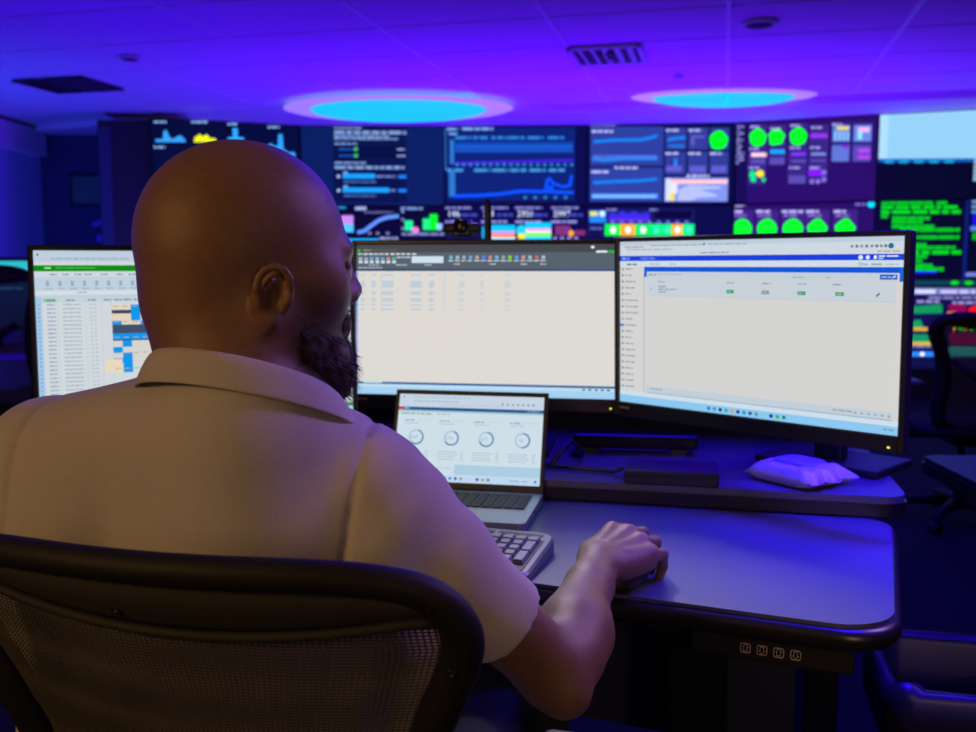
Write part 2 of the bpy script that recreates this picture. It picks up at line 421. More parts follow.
def wall_D(s, r):
    s.rect(580, 100, 740, 300, (2, 10, 58))
    if r == 0:
        s.rect(588, 127, 663, 166, (40, 58, 146)); s.rect(588, 168, 663, 202, (40, 60, 150))
        s.text(588, 124.8, 613, 1.8, (120, 130, 200)); s.text(589, 130.5, 611, 2.4, (175, 180, 235))
        s.line([(592, 142), (612, 140.5), (640, 140), (650, 138), (656, 136)], 2.8, BLU)
        s.line([(591, 159), (602, 160), (625, 158.5), (656, 158.5)], 4, (40, 120, 225)); s.rect(591, 155.5, 656, 157, (90, 100, 205))
        s.text(613, 167, 637, 2.2, (170, 175, 230)); s.text(589, 171, 607, 2.4, (175, 180, 235))
        s.line([(592, 183), (612, 182), (640, 181), (656, 179.5)], 2.8, BLU); s.rect(590, 194, 658, 199, (60, 140, 240)); s.rect(590, 196, 656, 197.6, (150, 190, 250))
        s.rects([(665, 128, 686, 150), (688, 128, 708, 150), (710, 128, 729, 150), (665, 152, 686, 175), (688, 152, 708, 175), (710, 152, 729, 175)], (44, 56, 140))
        for x in (665, 688): s.text(x, 129.5, x + 13, 2.2, (170, 175, 230)); 
        for x in (665, 688, 710): s.text(x, 152.5, x + 13, 2.4, (170, 175, 230))
        s.line([(668, 140), (676, 138.5), (684, 138)], 3, BLU); s.rect(668, 145, 684, 147.5, (20, 110, 215)); s.rect(674, 159, 677, 169, (20, 130, 235))
        s.rects([(691, 136, 704, 138), (691, 136, 694, 146), (690, 166, 706, 173), (712, 166, 727, 173), (666, 166, 682, 172)], (90, 85, 190))
        blob(s, 718.5, 140.5, 9.2, GRN)
        s.text(687, 175, 710, 2.4, (180, 185, 235)); s.rect(665, 178, 729, 202, (120, 140, 222)); s.rect(670, 180, 728.5, 184, (245, 190, 195)); s.rect(666, 179, 671, 201, (200, 210, 250)); s.rect(671, 184, 678, 194, (215, 215, 250)); s.rect(670, 193, 675, 201, (235, 215, 40))
        s.poly([(678, 201), (680, 190), (690, 185), (722, 187), (722, 189), (700, 190), (718, 195), (718, 197), (700, 198), (692, 201)], (170, 180, 238))
    else:
        s.rect(580, 203, 740, 300, (3, 8, 55)); s.rect(586, 208, 696, 236, (16, 22, 88)); s.text(605, 208, 616, 2, (120, 125, 190)); s.text(650, 208, 658, 2, (120, 125, 190))
        s.rect(588, 210, 605, 222, (30, 130, 235)); s.rect(588, 211, 596, 215, (225, 220, 30)); s.disc(601, 213, 2.8, 3, (220, 230, 250))
        s.poly([(608, 221), (608, 213), (612, 211), (616, 214), (621, 210), (628, 213), (634, 210), (640, 213), (650, 211), (650, 221)], (50, 40, 215)); s.rect(608, 218, 650, 221, (95, 45, 215)); s.rect(655, 210, 693, 218, (2, 4, 40))
        for k in range(9): s.disc(612 + k * 9.5, 221.5, 2, 1.5, (110, 100, 205))
        for k, c in enumerate([(0, 235, 60), (250, 165, 10), (0, 230, 90), (0, 235, 110), (0, 230, 110), (250, 165, 10), (0, 235, 120)]):
            a = (604, 620, 635, 651, 662, 673, 684)[k]; b = (620, 635, 651, 662, 673, 684, 696)[k]
            s.rect(a, 223.5, b, 235.5, c); s.disc((a + b) / 2 + .5, 229.5, 3, 3.6, (235, 250, 235) if k in (0, 1, 2, 5) else (60, 240, 190))
        s.rect(588, 226, 601, 236, (10, 12, 60)); s.text(589, 227, 601, 2, (90, 100, 180))
def wall_E(s, r):
    s.rect(730, 100, 885, 300, (36, 10, 92))
    if r == 0:
        s.rect(731, 120, 747, 205, (16, 8, 66))
        for k in range(12): s.text(732, 126 + k * 3.3, 732 + 6 + 6 * random.random(), 2, (130, 130, 205))
        s.rects([(748, 125, 767, 185), (769, 125, 787, 165), (790, 124, 809, 184), (811, 125, 830, 184), (834, 123, 852, 162), (854, 123, 873, 162)], (52, 34, 122))
        blob(s, 757.5, 138, 8.8, GRN); blob(s, 777, 137.5, 8.4, GRN, wob=0.14); blob(s, 799.5, 137, 8.8, GRN)
        for x, y in ((749, 126), (770, 128), (791, 125), (812, 127), (833, 124), (749, 148), (791, 147), (812, 147), (749, 167), (791, 167), (812, 167)): s.text(x, y, x + 11, 2.2, (155, 145, 215))
        s.rect(751, 153, 767, 157, (245, 200, 215)); s.rect(771, 150, 786, 154, (0, 160, 245)); s.rect(793, 153, 808, 156, (120, 50, 250)); s.rect(813, 153, 828, 156, (110, 130, 200)); s.rect(812, 134, 829, 138.5, (140, 50, 220))
        s.rects([(751, 159, 766, 164), (771, 158, 786, 165), (793, 160, 808, 163), (791, 176, 808, 184), (813, 160, 828, 162)], (85, 70, 165))
        s.disc(761, 174, 4.2, 3.6, (245, 220, 20)); s.disc(753, 175, 3.4, 4, (0, 225, 120)); s.disc(754, 180, 3, 2.4, (0, 225, 140)); s.disc(765, 180, 2.2, 2.2, (0, 210, 130)); s.rect(811, 170, 825, 176, (130, 20, 245))
        for x, y in ((827, 173), (815, 182), (821, 182), (827, 180)): s.disc(x, y, 2.4, 2.6, (125, 105, 205))
        s.rect(834, 126, 851, 142, (85, 120, 200)); s.rect(838, 127, 850, 130.5, (225, 200, 90)); s.rect(855, 126, 872, 142, (100, 130, 215)); s.rect(859, 128, 870, 133, (225, 170, 235)); s.rect(859, 133, 863, 140, (130, 225, 245))
        s.rect(834, 146, 851, 162, (90, 110, 200)); s.rect(844, 146, 850, 149, (120, 40, 220)); s.rect(855, 146, 872, 162, (80, 70, 170)); s.rect(860, 149.5, 871, 153, (185, 60, 235)); s.rect(860, 156, 872, 159.5, (175, 60, 225))
        for k in range(4): s.rect(836 + k * 4, 132, 838 + k * 4, 141, (140, 190, 240))
    else:
        s.rect(730, 205, 885, 300, (34, 12, 88))
        s.text(731, 203, 746, 3, (170, 160, 225))
        for x, rr, ww in ((743.5, 10.5, 12), (770, 10.5, 15), (797, 10.5, 22), (822, 10, 13), (850, 10, 12)):
            s.rect(x - 12, 209, x + 12, 262, (58, 30, 118)); s.text(x - 12, 209.5, x - 12 + ww, 2.8, (180, 170, 235)); s.text(x - 10, 214, x + 4, 2, (130, 110, 200))
            blob(s, x, 226 + 3, rr, GRN, wob=0.02 if x < 810 else 0.1)
            s.text(x - 10, 243, x + 8, 2, (130, 110, 200))
        s.text(859, 202.5, 869, 2.4, (120, 100, 190)); s.disc(875, 203.5, 4, 3.6, (0, 215, 245))
def wall_F(s, r):
    s.rect(870, 80, 1030, 400, (3, 6, 30))
    if r == 0:
        s.rect(878.5, 90, 1030, 159.5, (138, 192, 226)); s.rect(878.5, 90, 886, 159.5, (160, 205, 232)); s.rect(879, 159.5, 1030, 163, (10, 90, 180))
        for k in range(5): s.rect(884 + k * 13, 161, 892 + k * 13, 164, (20, 150, 215))
        for x in (961, 971, 982, 993): 
            for k in range(6): s.rect(x, 158 + k * 4.2, x + 7, 161.2 + k * 4.2, (140, 180, 205))
    elif r == 1:
        s.text(881, 195, 899, 2.6, (170, 180, 230)); s.text(941, 192.5, 955, 2.6, (180, 190, 235))
        for a in (894, 906, 920, 932): s.rect(a, 196, a + 9, 199, (40, 60, 225)); 
        for a in (907, 921, 954): s.rect(a, 193.6, a + 8, 196, (160, 10, 100))
        L = [(883, 201, 928, 204.2), (931, 201, 940, 204.2), (883, 205.2, 949, 208.4), (883, 209.6, 954, 213.4), (883, 214, 889, 217.6), (893, 216, 926, 219.6), (893, 220, 920, 223.6), (893, 224.6, 930, 228), (900, 228, 952, 231.6), (900, 235.5, 952, 239), (893, 243, 924, 246), (893, 246, 949, 249.4), (893, 250.6, 954, 254.4), (893, 255, 925, 258.4), (893, 259.6, 921, 263), (893, 264, 930, 267.6), (893, 267.6, 940, 271.4)]
        for a, b, c, d in L:
            s.text(a, b, c, d - b, (0, 205, 0))
        s.rects([(a, b + .6, c, d - .6) for a, b, c, d in L if c - a < 60], (0, 180, 0))
        s.rect(914, 271.6, 934, 274, (20, 30, 240)); s.rect(956, 165, 959, 300, (10, 26, 110))
        s.text(961, 200, 985, 3, (100, 140, 190)); s.text(961, 205, 980, 3, (100, 140, 190)); s.text(961, 210, 972, 3, (80, 130, 180)); s.rect(962, 213, 990, 225, (20, 10, 220)); s.text(961, 226, 990, 5, (80, 120, 200)); s.rect(963, 233, 990, 240, (0, 170, 0)); s.text(959, 273, 990, 4, (110, 120, 210))
        s.rect(914, 281, 1020, 286, (6, 60, 70))
        for a in (950, 962): s.disc(a, 283.5, 3.6, 2.2, (20, 200, 20))
    else:
        s.rect(914, 286, 1030, 370, (12, 14, 66)); s.rect(914, 287, 975, 294, (105, 115, 175)); s.text(916, 289, 936, 4, (205, 205, 240)); s.text(938, 289.5, 968, 3.4, (190, 180, 230)); s.disc(972.5, 291, 2.6, 2.6, (255, 80, 130))
        s.text(928, 296, 974, 2.6, (120, 120, 190)); s.text(918, 300, 938, 2.6, (150, 140, 200)); s.text(949, 301, 973, 2.6, (150, 140, 200))
        s.poly([(915, 314), (915, 306), (940, 304), (941, 313)], (10, 140, 80)); s.rect(946, 304, 961, 312, (130, 8, 70)); s.rect(945, 312, 961, 316, (250, 160, 20)); s.disc(968.5, 310, 5.4, 4, (255, 10, 20))
        s.poly([(915, 328), (915, 321), (922, 320), (925, 328)], (10, 150, 80)); s.poly([(934, 328), (935, 323), (940, 324), (940, 328)], (10, 150, 80)); s.rect(916, 328, 940, 331.5, (215, 160, 40))
        s.rect(915, 335, 935, 343, (10, 140, 90)); s.rect(915, 343, 935, 346.4, (210, 180, 40)); s.text(915, 347, 935, 1.8, (130, 120, 200))
        for k in range(7): s.rect(950 + k * 5, 326, 953 + k * 5, 332, (40, 220, 40) if k % 2 else (250, 150, 40))
        s.rect(948, 334, 985, 346, (120, 20, 80)); s.rect(948, 347, 985, 358, (60, 150, 150))
        s.rect(914, 353, 935, 358, (40, 130, 245)); s.disc(925, 355.5, 2, 2, (250, 250, 250))
WALLS = [wall_A, wall_B, wall_C, wall_D, wall_E, wall_F]
COLN = ['leftmost column', 'second column from the left', 'third column from the left', 'fourth column from the left', 'fifth column from the left', 'rightmost column']
SHORT = 0
DESCR = {(0, 0): 'small blue and yellow histograms', (1, 0): 'pale text and two cyan status bars', (2, 0): 'two wide blue line charts', (3, 0): 'grey-blue charts and one green blob', (4, 0): 'purple tiles with three green circles', (5, 0): 'a blank pale blue window',
         (0, 1): 'faint blue text rows', (1, 1): 'a rising curve and green bars', (2, 1): 'large white numbers and striped cyan cards', (3, 1): 'a strip of green and orange tiles', (4, 1): 'a row of five green discs', (5, 1): 'green terminal text',
         (5, 2): 'red, green and orange gauges'}
VW_BACK = mat('display_housing', (0.01, 0.01, 0.012), 0.5)
for i in range(6):
    a, b = Vector(ENDS[i]), Vector(ENDS[i + 1]); W = (b - a).length; ang = math.atan2(b.y - a.y, b.x - a.x)
    for r in range(3):
        zc = ZT - r * (TH + 0.006) - TH / 2
        d = DESCR.get((i, r))
        rown = ('top', 'middle', 'bottom')[r]
        lab = f'wall display showing {d}, in the {rown} row' if d else f'dim wall display in the bottom row, {COLN[i]}'
        t = thing('wall_display', lab, 'display', ((a.x + b.x) / 2, (a.y + b.y) / 2, zc), ang, 'displays of the curved display wall')
        box('housing', (0, 0.06, 0), (W - 0.004, 0.10, TH), VW_BACK, t, bevel=0.006, seg=1)
        s = Scr(W - 0.012, TH - 0.012, tmap(i, r), step=0.00003)
        if r < 2 or i == 5: WALLS[i](s, r)
        else:
            x0 = PXS[i]; s.map = None; s.rect(0, 0, 1, 1, (4, 8, 50))
            for k in range(7): s.text(0.08, 0.12 + 0.11 * k, 0.4 + 0.5 * random.random(), 0.03, (50, 80, 190))
        s.build('screen', SCR_WALL, t, 0.008)
# plinth under the displays, black end cabinet beside them
pl = [(x, y - 0.0) for x, y in ENDS] + [(x, y + 0.25) for x, y in ENDS[::-1]]
tag(prism('display_plinth', pl, 0.0, ZT - 3 * (TH + .006) - 0.002, VW_BACK), 'black curved plinth carrying the display wall', 'plinth')
cab = thing('end_cabinet', 'tall black cabinet closing the left end of the display wall', 'cabinet', (-3.22, 8.56, 0), R(14))
box('body', (0, 0.17, 1.22), (0.44, 0.34, 2.44), VW_BACK, cab, bevel=0.01)
box('side_panel', (-0.16, -0.006, 1.2), (0.1, 0.012, 2.36), mat('cabinet_panel', (0.03, 0.045, 0.06), 0.6), cab)

# ------------------------------------------------------------------ ceiling light pools and fittings
M_pool = mat('cyan_pool', (0.05, 0.2, 0.3), 0.5, emit=(0.0, 0.24, 1.0), strength=2.4)  # glowing surface stands in for a pool of light on the ceiling
M_halo = mat('pool_halo', (0.8, 0.8, 0.85), 0.6, emit=(0.42, 0.32, 1.0), strength=0.55)  # paler glowing ring stands in for the halo round each pool
def oval_pool(label, loc, rx, ry, split, zf):
    t = thing('ceiling_light_pool', label, 'light pool', loc, R(-4), 'glowing ovals imitating light pools')
    def dome(x0, x1, nm):
        bm = bmesh.new(); N, K = 24, 6; rows = []
        for k in range(K + 1):
            q = k / K; row = []
            for n in range(N + 1):
                a = math.pi * 2 * n / N
                x = max(x0, min(x1, rx * math.sin(q * math.pi / 2) * math.cos(a))); y = ry * math.sin(q * math.pi / 2) * math.sin(a)
                row.append(bm.verts.new((x, y, -0.07 * math.cos(q * math.pi / 2) - 0.004)))
            rows.append(row)
        for A, B in zip(rows, rows[1:]):
            for n in range(N): bm.faces.new((A[n], A[n + 1], B[n + 1], B[n]))
        bmesh.ops.remove_doubles(bm, verts=bm.verts, dist=1e-4)
        bmesh.ops.dissolve_degenerate(bm, edges=bm.edges, dist=1e-5)
        return bm_obj(nm, bm, M_pool, t, True)
    if split:
        dome(-rx, -0.012, 'pool_glow'); dome(0.012, rx, 'pool_glow')
    else: dome(-rx, rx, 'pool_glow')
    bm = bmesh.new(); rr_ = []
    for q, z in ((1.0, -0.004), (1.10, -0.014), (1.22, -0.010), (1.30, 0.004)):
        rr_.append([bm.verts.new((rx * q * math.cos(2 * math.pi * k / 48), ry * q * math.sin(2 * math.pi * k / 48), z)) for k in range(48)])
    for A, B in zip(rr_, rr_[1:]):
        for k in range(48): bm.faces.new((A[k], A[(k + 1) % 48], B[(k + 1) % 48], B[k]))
    bm_obj('halo_ring', bm, M_halo, t, True)
oval_pool('large glowing cyan oval imitating a light pool above the two left display columns', (-0.75, 8.12, ZC - 0.036), 0.74, 0.52, False, 0)
oval_pool('smaller cyan oval imitating a light pool, split in two halves, nearer the right', (1.87, 7.72, ZC - 0.002), 0.56, 0.25, True, 0)
M_ventw = mat('vent_white', (0.5, 0.5, 0.52), 0.5); M_ventd = mat('vent_dark', (0.02, 0.02, 0.03), 0.7)
def vent(label, x, y, sx, sy, dark):
    t = thing('air_vent', label, 'air vent', (x, y, ZC - 0.001), -R(14), 'square ceiling air vents')
    fm = M_ventd if dark else M_ventw
    bm = bmesh.new()
    for q in (-1, 1):
        bm_box(bm, (q * (sx / 2 - .015), 0, -0.008), (0.03, sy, 0.016)); bm_box(bm, (0, q * (sy / 2 - .015), -0.008), (sx, 0.03, 0.016))
    bm_obj('frame', bm, fm, t)
    box('backing', (0, 0, -0.002), (sx - .04, sy - .04, 0.004), M_ventd, t)
    for k in range(5):
        box('slat', ((k - 2) * sx / 6, 0, -0.009), (0.035, sy - .07, 0.008), fm, t, rot=Matrix.Rotation(R(35 if k < 2 else -35), 3, 'Y'))
    box('core', (0, 0, -0.012), (sx * .2, sy * .4, 0.012), M_ventd, t)
vent('white louvred ceiling air vent between the two cyan light pools', 0.76, 6.2, 0.46, 0.5, False)
vent('dark louvred ceiling air vent at the far left', -3.1, 7.2, 0.58, 0.5, True)
for lab, x, y, r in (('round white ceiling speaker near the top right', 1.5, 5.41, 0.10), ('small round ceiling sensor at the upper left', -2.3, 6.27, 0.065), ('tiny round ceiling sprinkler before the split cyan light pool', 1.345, 6.88, 0.035)):
    t = thing('ceiling_fitting', lab, 'ceiling fitting', (x, y, ZC - 0.0005), 0)
    lathe('flange', [(r, 0), (r, -0.012), (r * .86, -0.018), (r * .8, -0.012)], M_ventw, t, 28)
    lathe('core', [(r * .78, -0.004), (r * .7, -0.02), (0, -0.03)], M_ventd if r > 0.05 else M_ventw, t, 24)

# things on the far wall at the left
t = thing('framed_picture', 'small framed dim green picture on the dark wall at left', 'picture', (-4.03, 9.69, 1.92), 0)
M_green = mat('picture_green', (0.05, 0.16, 0.08), 0.7, noise=0.5, nscale=8)
box('canvas', (0, -0.012, 0), (0.30, 0.012, 0.27), M_green, t)
for q in (-1, 1):
    box('frame_side', (q * .16, -0.012, 0), (0.025, 0.022, 0.32), M_black, t); box('frame_rail', (0, -0.012, q * .147), (0.30, 0.022, 0.025), M_black, t)
M_bluelit = mat('blue_lit_plastic', (0.12, 0.12, 0.5), 0.5)  # blue light on the bracket and box put into their colour
for z, lab, n in ((1.60, 'curved blue-lit wall bracket below the green picture', 'wall_bracket'), (1.44, 'small blue-lit wall box below the curved bracket', 'wall_box')):
    if n == 'wall_bracket':
        tag(tube(n, [(-3.98 + 0.03 * k, 9.66, z - 0.03 + 0.05 * math.sin(k / 8 * math.pi * .6)) for k in range(9)], 0.03, M_bluelit), lab, 'bracket')
    else: tag(box(n, (-3.86, 9.67, z), (0.17, 0.05, 0.08), M_bluelit, bevel=0.015), lab, 'box')

# ------------------------------------------------------------------ desk: height-adjustable front worktop
def rounded(pts, rads, n=10):
    out = []
    N = len(pts)
    for i in range(N):
        p = Vector(pts[i]); a = (Vector(pts[i - 1]) - p).normalized(); b = (Vector(pts[(i + 1) % N]) - p).normalized(); r = rads[i]
        if r <= 0: out.append(tuple(p)); continue
        half_a = a.angle(b) / 2; d = r / math.tan(half_a)
        c = p + (a + b).normalized() * (r / math.sin(half_a)); s0 = p + a * d - c; s1 = p + b * d - c
        a0 = math.atan2(s0.y, s0.x); a1 = math.atan2(s1.y, s1.x); da = (a1 - a0 + math.pi) % (2 * math.pi) - math.pi
        for k in range(n + 1): out.append((c.x + r * math.cos(a0 + da * k / n), c.y + r * math.sin(a0 + da * k / n)))
    return out
ZW = 0.74
desk = thing('desk', 'dark laminate sit-stand desk the man works at', 'desk', (0.48, 1.079, 0), R(-22.5))
Ld, Dd = 1.55, 0.53
ol = rounded([(-Ld, 0), (0, 0), (0, Dd), (-Ld, Dd)], [0.06, 0.075, 0.05, 0.05])
prism('worktop', ol, ZW - 0.005, ZW, M_desk, desk, bevel=0.002)
olE = rounded([(-Ld - .006, -.006), (.006, -.006), (.006, Dd), (-Ld - .006, Dd)], [0.066, 0.081, 0.05, 0.05])
bm = bmesh.new()
prof = [(0.0, -0.005), (0.005, -0.006), (0.009, -0.012), (0.010, -0.022), (0.005, -0.032), (-0.012, -0.038)]
c0 = Vector((-Ld / 2, Dd / 2)); rings = []
for q, z in prof:
    ring = []
    for x, y in ol:
        dv = Vector((x, y)) - c0; sxx = (abs(dv.x) + q) / max(abs(dv.x), 1e-6); syy = (abs(dv.y) + q) / max(abs(dv.y), 1e-6)
        ring.append(bm.verts.new((c0.x + dv.x * min(sxx, 1.2), c0.y + dv.y * min(syy, 1.2), ZW + z)))
    rings.append(ring)
for A, B in zip(rings, rings[1:]):
    for k in range(len(A)): bm.faces.new((A[k], B[k], B[(k + 1) % len(A)], A[(k + 1) % len(A)]))
bm.faces.new(rings[-1]); bm.faces.new(rings[0][::-1])
bm_obj('edge_band', bm, M_desk_edge, desk, True)
# button panel under the front edge
bp = box('button_panel', (-0.144, 0.045, ZW - 0.058), (0.20, 0.03, 0.036), M_black, desk, bevel=0.004)
M_btn = mat('button_print', (0.5, 0.42, 0.42), 0.6)
for k in range(4):
    x = -0.144 - 0.030 + 0.0205 * k
    b_ = box('button', (x, 0.0295, ZW - 0.058), (0.0135, 0.003, 0.0135), M_black_gloss, bp, bevel=0.0008, seg=1)
    bm = bmesh.new()
    bm_tube(bm, [(x + px * 1, 0.0275, ZW - 0.058 + pz) for px, pz in rounded([(-.006, -.006), (.006, -.006), (.006, .006), (-.006, .006)], [.0025] * 4, 4)], 0.0007, 5, closed=True)
    up = 1 if k % 2 == 0 else -1
    bm_tube(bm, [(x - .0022, 0.0275, ZW - .058 - .004 * up), (x - .0022, 0.0275, ZW - .058 + .002 * up)], 0.0005, 4); bm_tube(bm, [(x + .0022, 0.0275, ZW - .058 - .004 * up), (x + .0022, 0.0275, ZW - .058 + .002 * up)], 0.0005, 4)
    bm_tube(bm, [(x - .0038, 0.0275, ZW - .058 + .001 * up), (x, 0.0275, ZW - .058 + .005 * up), (x + .0038, 0.0275, ZW - .058 + .001 * up)], 0.0005, 4)
    bm_tube(bm, [(x - .0022, 0.0275, ZW - .058 - .004 * up), (x + .0022, 0.0275, ZW - .058 - .004 * up)], 0.0005, 4)
    pr = bm_obj('button_mark', bm, M_btn, bp)
for x in (-0.28, -1.3):
    box('column', (x, 0.30, 0.36), (0.09, 0.06, 0.66), M_black_metal, desk, bevel=0.006)
    box('foot', (x, 0.27, 0.018), (0.08, 0.48, 0.036), M_black_metal, desk, bevel=0.01)
    box('bracket', (x, 0.26, ZW - 0.052), (0.06, 0.40, 0.024), M_black_metal, desk)
box('crossbar', (-0.79, 0.30, 0.62), (1.0, 0.03, 0.06), M_black_metal, desk)
box('modesty_panel', (-0.79, 0.44, 0.52), (1.3, 0.012, 0.36), mat('modesty_panel', (0.02, 0.025, 0.06), 0.6), desk)

# rear monitor platform
ZP = 0.778
plat = thing('monitor_platform', 'raised dark platform behind the desk carrying the monitors', 'desk platform', (0.712, 1.572, 0), R(-13))
ol = rounded([(-1.75, 0), (0, 0), (0, 0.62), (-1.75, 0.62)], [0.03, 0.04, 0.03, 0.03])
prism('platform_top', ol, ZP - 0.012, ZP, M_desk, plat, bevel=0.004)
prism('edge_band', rounded([(-1.753, -.004), (.004, -.004), (.004, .624), (-1.753, .624)], [0.03, 0.044, 0.03, 0.03]), ZP - 0.034, ZP - 0.012, M_desk_edge, plat, bevel=0.006)
box('shade_panel', (-0.875, 0.61, ZP + 0.10), (1.74, 0.012, 0.20), M_black, plat)  # panel added to shade the platform below the monitors
for x in (-0.12, -1.62):
    box('leg', (x, 0.32, 0.371), (0.06, 0.5, 0.742), M_black_metal, plat, bevel=0.006)

# ------------------------------------------------------------------ monitors
M_bezel = mat('monitor_bezel', (0.012, 0.012, 0.014), 0.38)
M_led = mat('power_led', (0.6, 0.6, 0.1), 0.5, emit=(0.75, 0.8, 0.05), strength=1.2)
M_badge = mat('badge_print', (0.30, 0.22, 0.12), 0.5)
SCR_MON = screen_mat('monitor_picture', 1.0)
def monitor(label, x, y, zc, yaw, content, SW=0.53, SH=0.302, back=0.12, tilt=4.0, led=True, lefthalf=None):
    t = thing('monitor', label, 'monitor', (x, y, ZP), R(yaw), 'the three desk monitors')
    RT = Matrix.Rotation(R(-tilt), 4, 'X'); h = zc - ZP
    def place(o): o.matrix_local = Matrix.Translation((0, 0, h)) @ RT; return o
    bw, bt, bb = 0.009, 0.009, 0.027
    bm = bmesh.new()
    bm_box(bm, (-(SW + bw) / 2, 0.004, (bt - bb) / 2), (bw, 0.018, SH + bt + bb), bevel=0.002, seg=1)
    bm_box(bm, ((SW + bw) / 2, 0.004, (bt - bb) / 2), (bw, 0.018, SH + bt + bb), bevel=0.002, seg=1)
    bm_box(bm, (0, 0.004, (SH + bt) / 2), (SW, 0.018, bt), bevel=0.002, seg=1)
    bm_box(bm, (0, 0.004, -(SH + bb) / 2), (SW, 0.018, bb), bevel=0.002, seg=1)
    place(bm_obj('bezel', bm, M_bezel, t))
    bm = bmesh.new(); bm_box(bm, (0, 0.018, -0.009), (SW + .016, 0.014, SH + .034), bevel=0.004); bm_box(bm, (0, 0.034, -0.02), (SW * .6, 0.028, SH * .62), bevel=0.01)
    place(bm_obj('back_shell', bm, M_bezel, t))
    s = content(SW, SH); place(s.build('screen', SCR_MON, t, 0.003))
    place(box('badge', (-SW / 2 + 0.016, -0.0055, -SH / 2 - 0.010), (0.022, 0.001, 0.004), M_badge, t))
    if led: place(box('power_light', (SW / 2 - 0.012, -0.0055, -SH / 2 - 0.018), (0.004, 0.0012, 0.003), M_led, t))
    bm = bmesh.new(); bm_box(bm, (0, back, 0.012 + (h) / 2), (0.06, 0.03, h), bevel=0.006); bm_box(bm, (0, back / 2 + .02, h - 0.01), (0.05, back - .03, 0.05), bevel=0.006)
    bm_obj('stand_neck', bm, M_black, t)
    box('stand_base', (0, back + 0.01, 0.0075), (0.25, 0.17, 0.015), M_black, t, bevel=0.005)
    return t

W0, PALE, SKYB = (222, 218, 212), (205, 217, 226), (150, 205, 240)
GREY = (140, 160, 178)
def scr_center(W, H):
    s = Scr(W, H, lambda x, y: ((x - 356) / 264, (y - 242) / 157.5))
    s.rect(350, 230, 630, 410, W0)
    s.rect(350, 230, 630, 269, (86, 98, 110)); s.rect(350, 230, 630, 250, (70, 74, 80)); s.rect(356, 267.6, 620, 269.4, (25, 55, 110))
    s.disc(358.6, 248, 1.6, 1.6, (20, 200, 30)); s.text(363, 247, 371, 1.3, (150, 150, 150)); s.text(372, 247.2, 398, 1, (100, 104, 110))
    for a in range(11): s.text(358 + a * 5.6, 250.8, 362 + a * 5.6, 1.6, (225, 230, 235))
    for a, c in enumerate([(170, 190, 200), (160, 175, 190), (100, 180, 220), (150, 190, 210), (100, 170, 215), (200, 150, 150), (80, 190, 150)]):
        s.rect(358.5 + a * 5.8, 255, 362 + a * 5.8, 258, c); s.rect(358.5 + a * 5.8, 258.5, 362.4 + a * 5.8, 261.4, (205, 220, 228))
    s.text(398, 254.4, 412, 1.4, (200, 214, 224)); s.text(369, 262.6, 380, 1.3, (170, 185, 195)); s.text(397, 262.4, 409, 1.3, (180, 195, 205)); s.rect(413.5, 254, 446, 261, (205, 225, 240)); s.text(427, 262.4, 434, 1.2, (190, 205, 215))
    for a, c in enumerate([(120, 180, 215), (170, 190, 205), (150, 180, 200), (120, 160, 220), (190, 170, 160), (90, 130, 225), (200, 140, 140), (120, 180, 220), (150, 170, 185), (130, 215, 20), (100, 160, 220), (210, 150, 150), (160, 185, 200), (200, 110, 110), (170, 190, 210)]):
        s.rect(452 + a * 6.6, 253.5, 455.4 + a * 6.6, 257, c); s.text(451 + a * 6.6, 258, 456 + a * 6.6, 1.4, (190, 205, 215))
    for a in (457, 493, 524, 543): s.text(a, 261.6, a + 6, 1.2, (190, 205, 215))
    s.text(358, 265.4, 383, 1.4, (170, 185, 195)); s.disc(594, 245, 1.8, 1.4, (235, 240, 245)); s.rect(597.5, 248.4, 608, 250.6, (225, 230, 235)); s.rect(608.8, 248.4, 617, 250.6, (20, 190, 40))
    for k in range(14): s.rect(560 + k * 4, 267, 563 + k * 4, 268.6, (60, 90, 150))
    s.rect(356, 270, 358, 388, (150, 160, 235)); s.rect(617.6, 270, 619.6, 396, (150, 160, 240))
    for x0, x1 in ((360.5, 365), (372, 376.5), (383.5, 395), (412.5, 424), (431.5, 437), (462, 468), (483.5, 487), (508, 514)):
        for y in (273, 280, 281.8, 283.6, 285.4, 291, 293, 298, 300, 304.5, 309):
            s.rect(x0, y, x1, y + 1.3, (175, 200, 220) if x0 < 440 else (198, 206, 214))
    s.rect(447, 271, 448, 310, (195, 208, 218)); s.rect(382.6, 272, 383, 312, (150, 180, 205))
    for y in (277, 282, 287, 293, 299, 304): s.rect(356.2, y, 358, y + 2.4, (20, 150, 200))
    s.rect(356, 386.4, 620, 388.8, (45, 105, 165)); s.rect(364, 385.4, 384, 387.8, (200, 225, 235)); s.rect(357, 389, 620, 398, (165, 210, 240)); s.rect(356, 389, 620, 392, (190, 222, 242))
    for k in range(5): s.rect(586 + k * 6, 389.6, 589 + k * 6, 391.2, (40, 60, 90))
    s.rect(356, 397.4, 620, 400, (160, 205, 240))
    return s
def rmap(x, y):
    ul = (x - 624) / 282; zl, zr = 1.80, 1.417
    u = ul * zl / (zr - ul * (zr - zl)); u = min(1, max(0, u))
    t = 240.3 + (233 - 240.3) * ul; b = 402 + (439 - 402) * ul
    return u, (y - t) / (b - t)
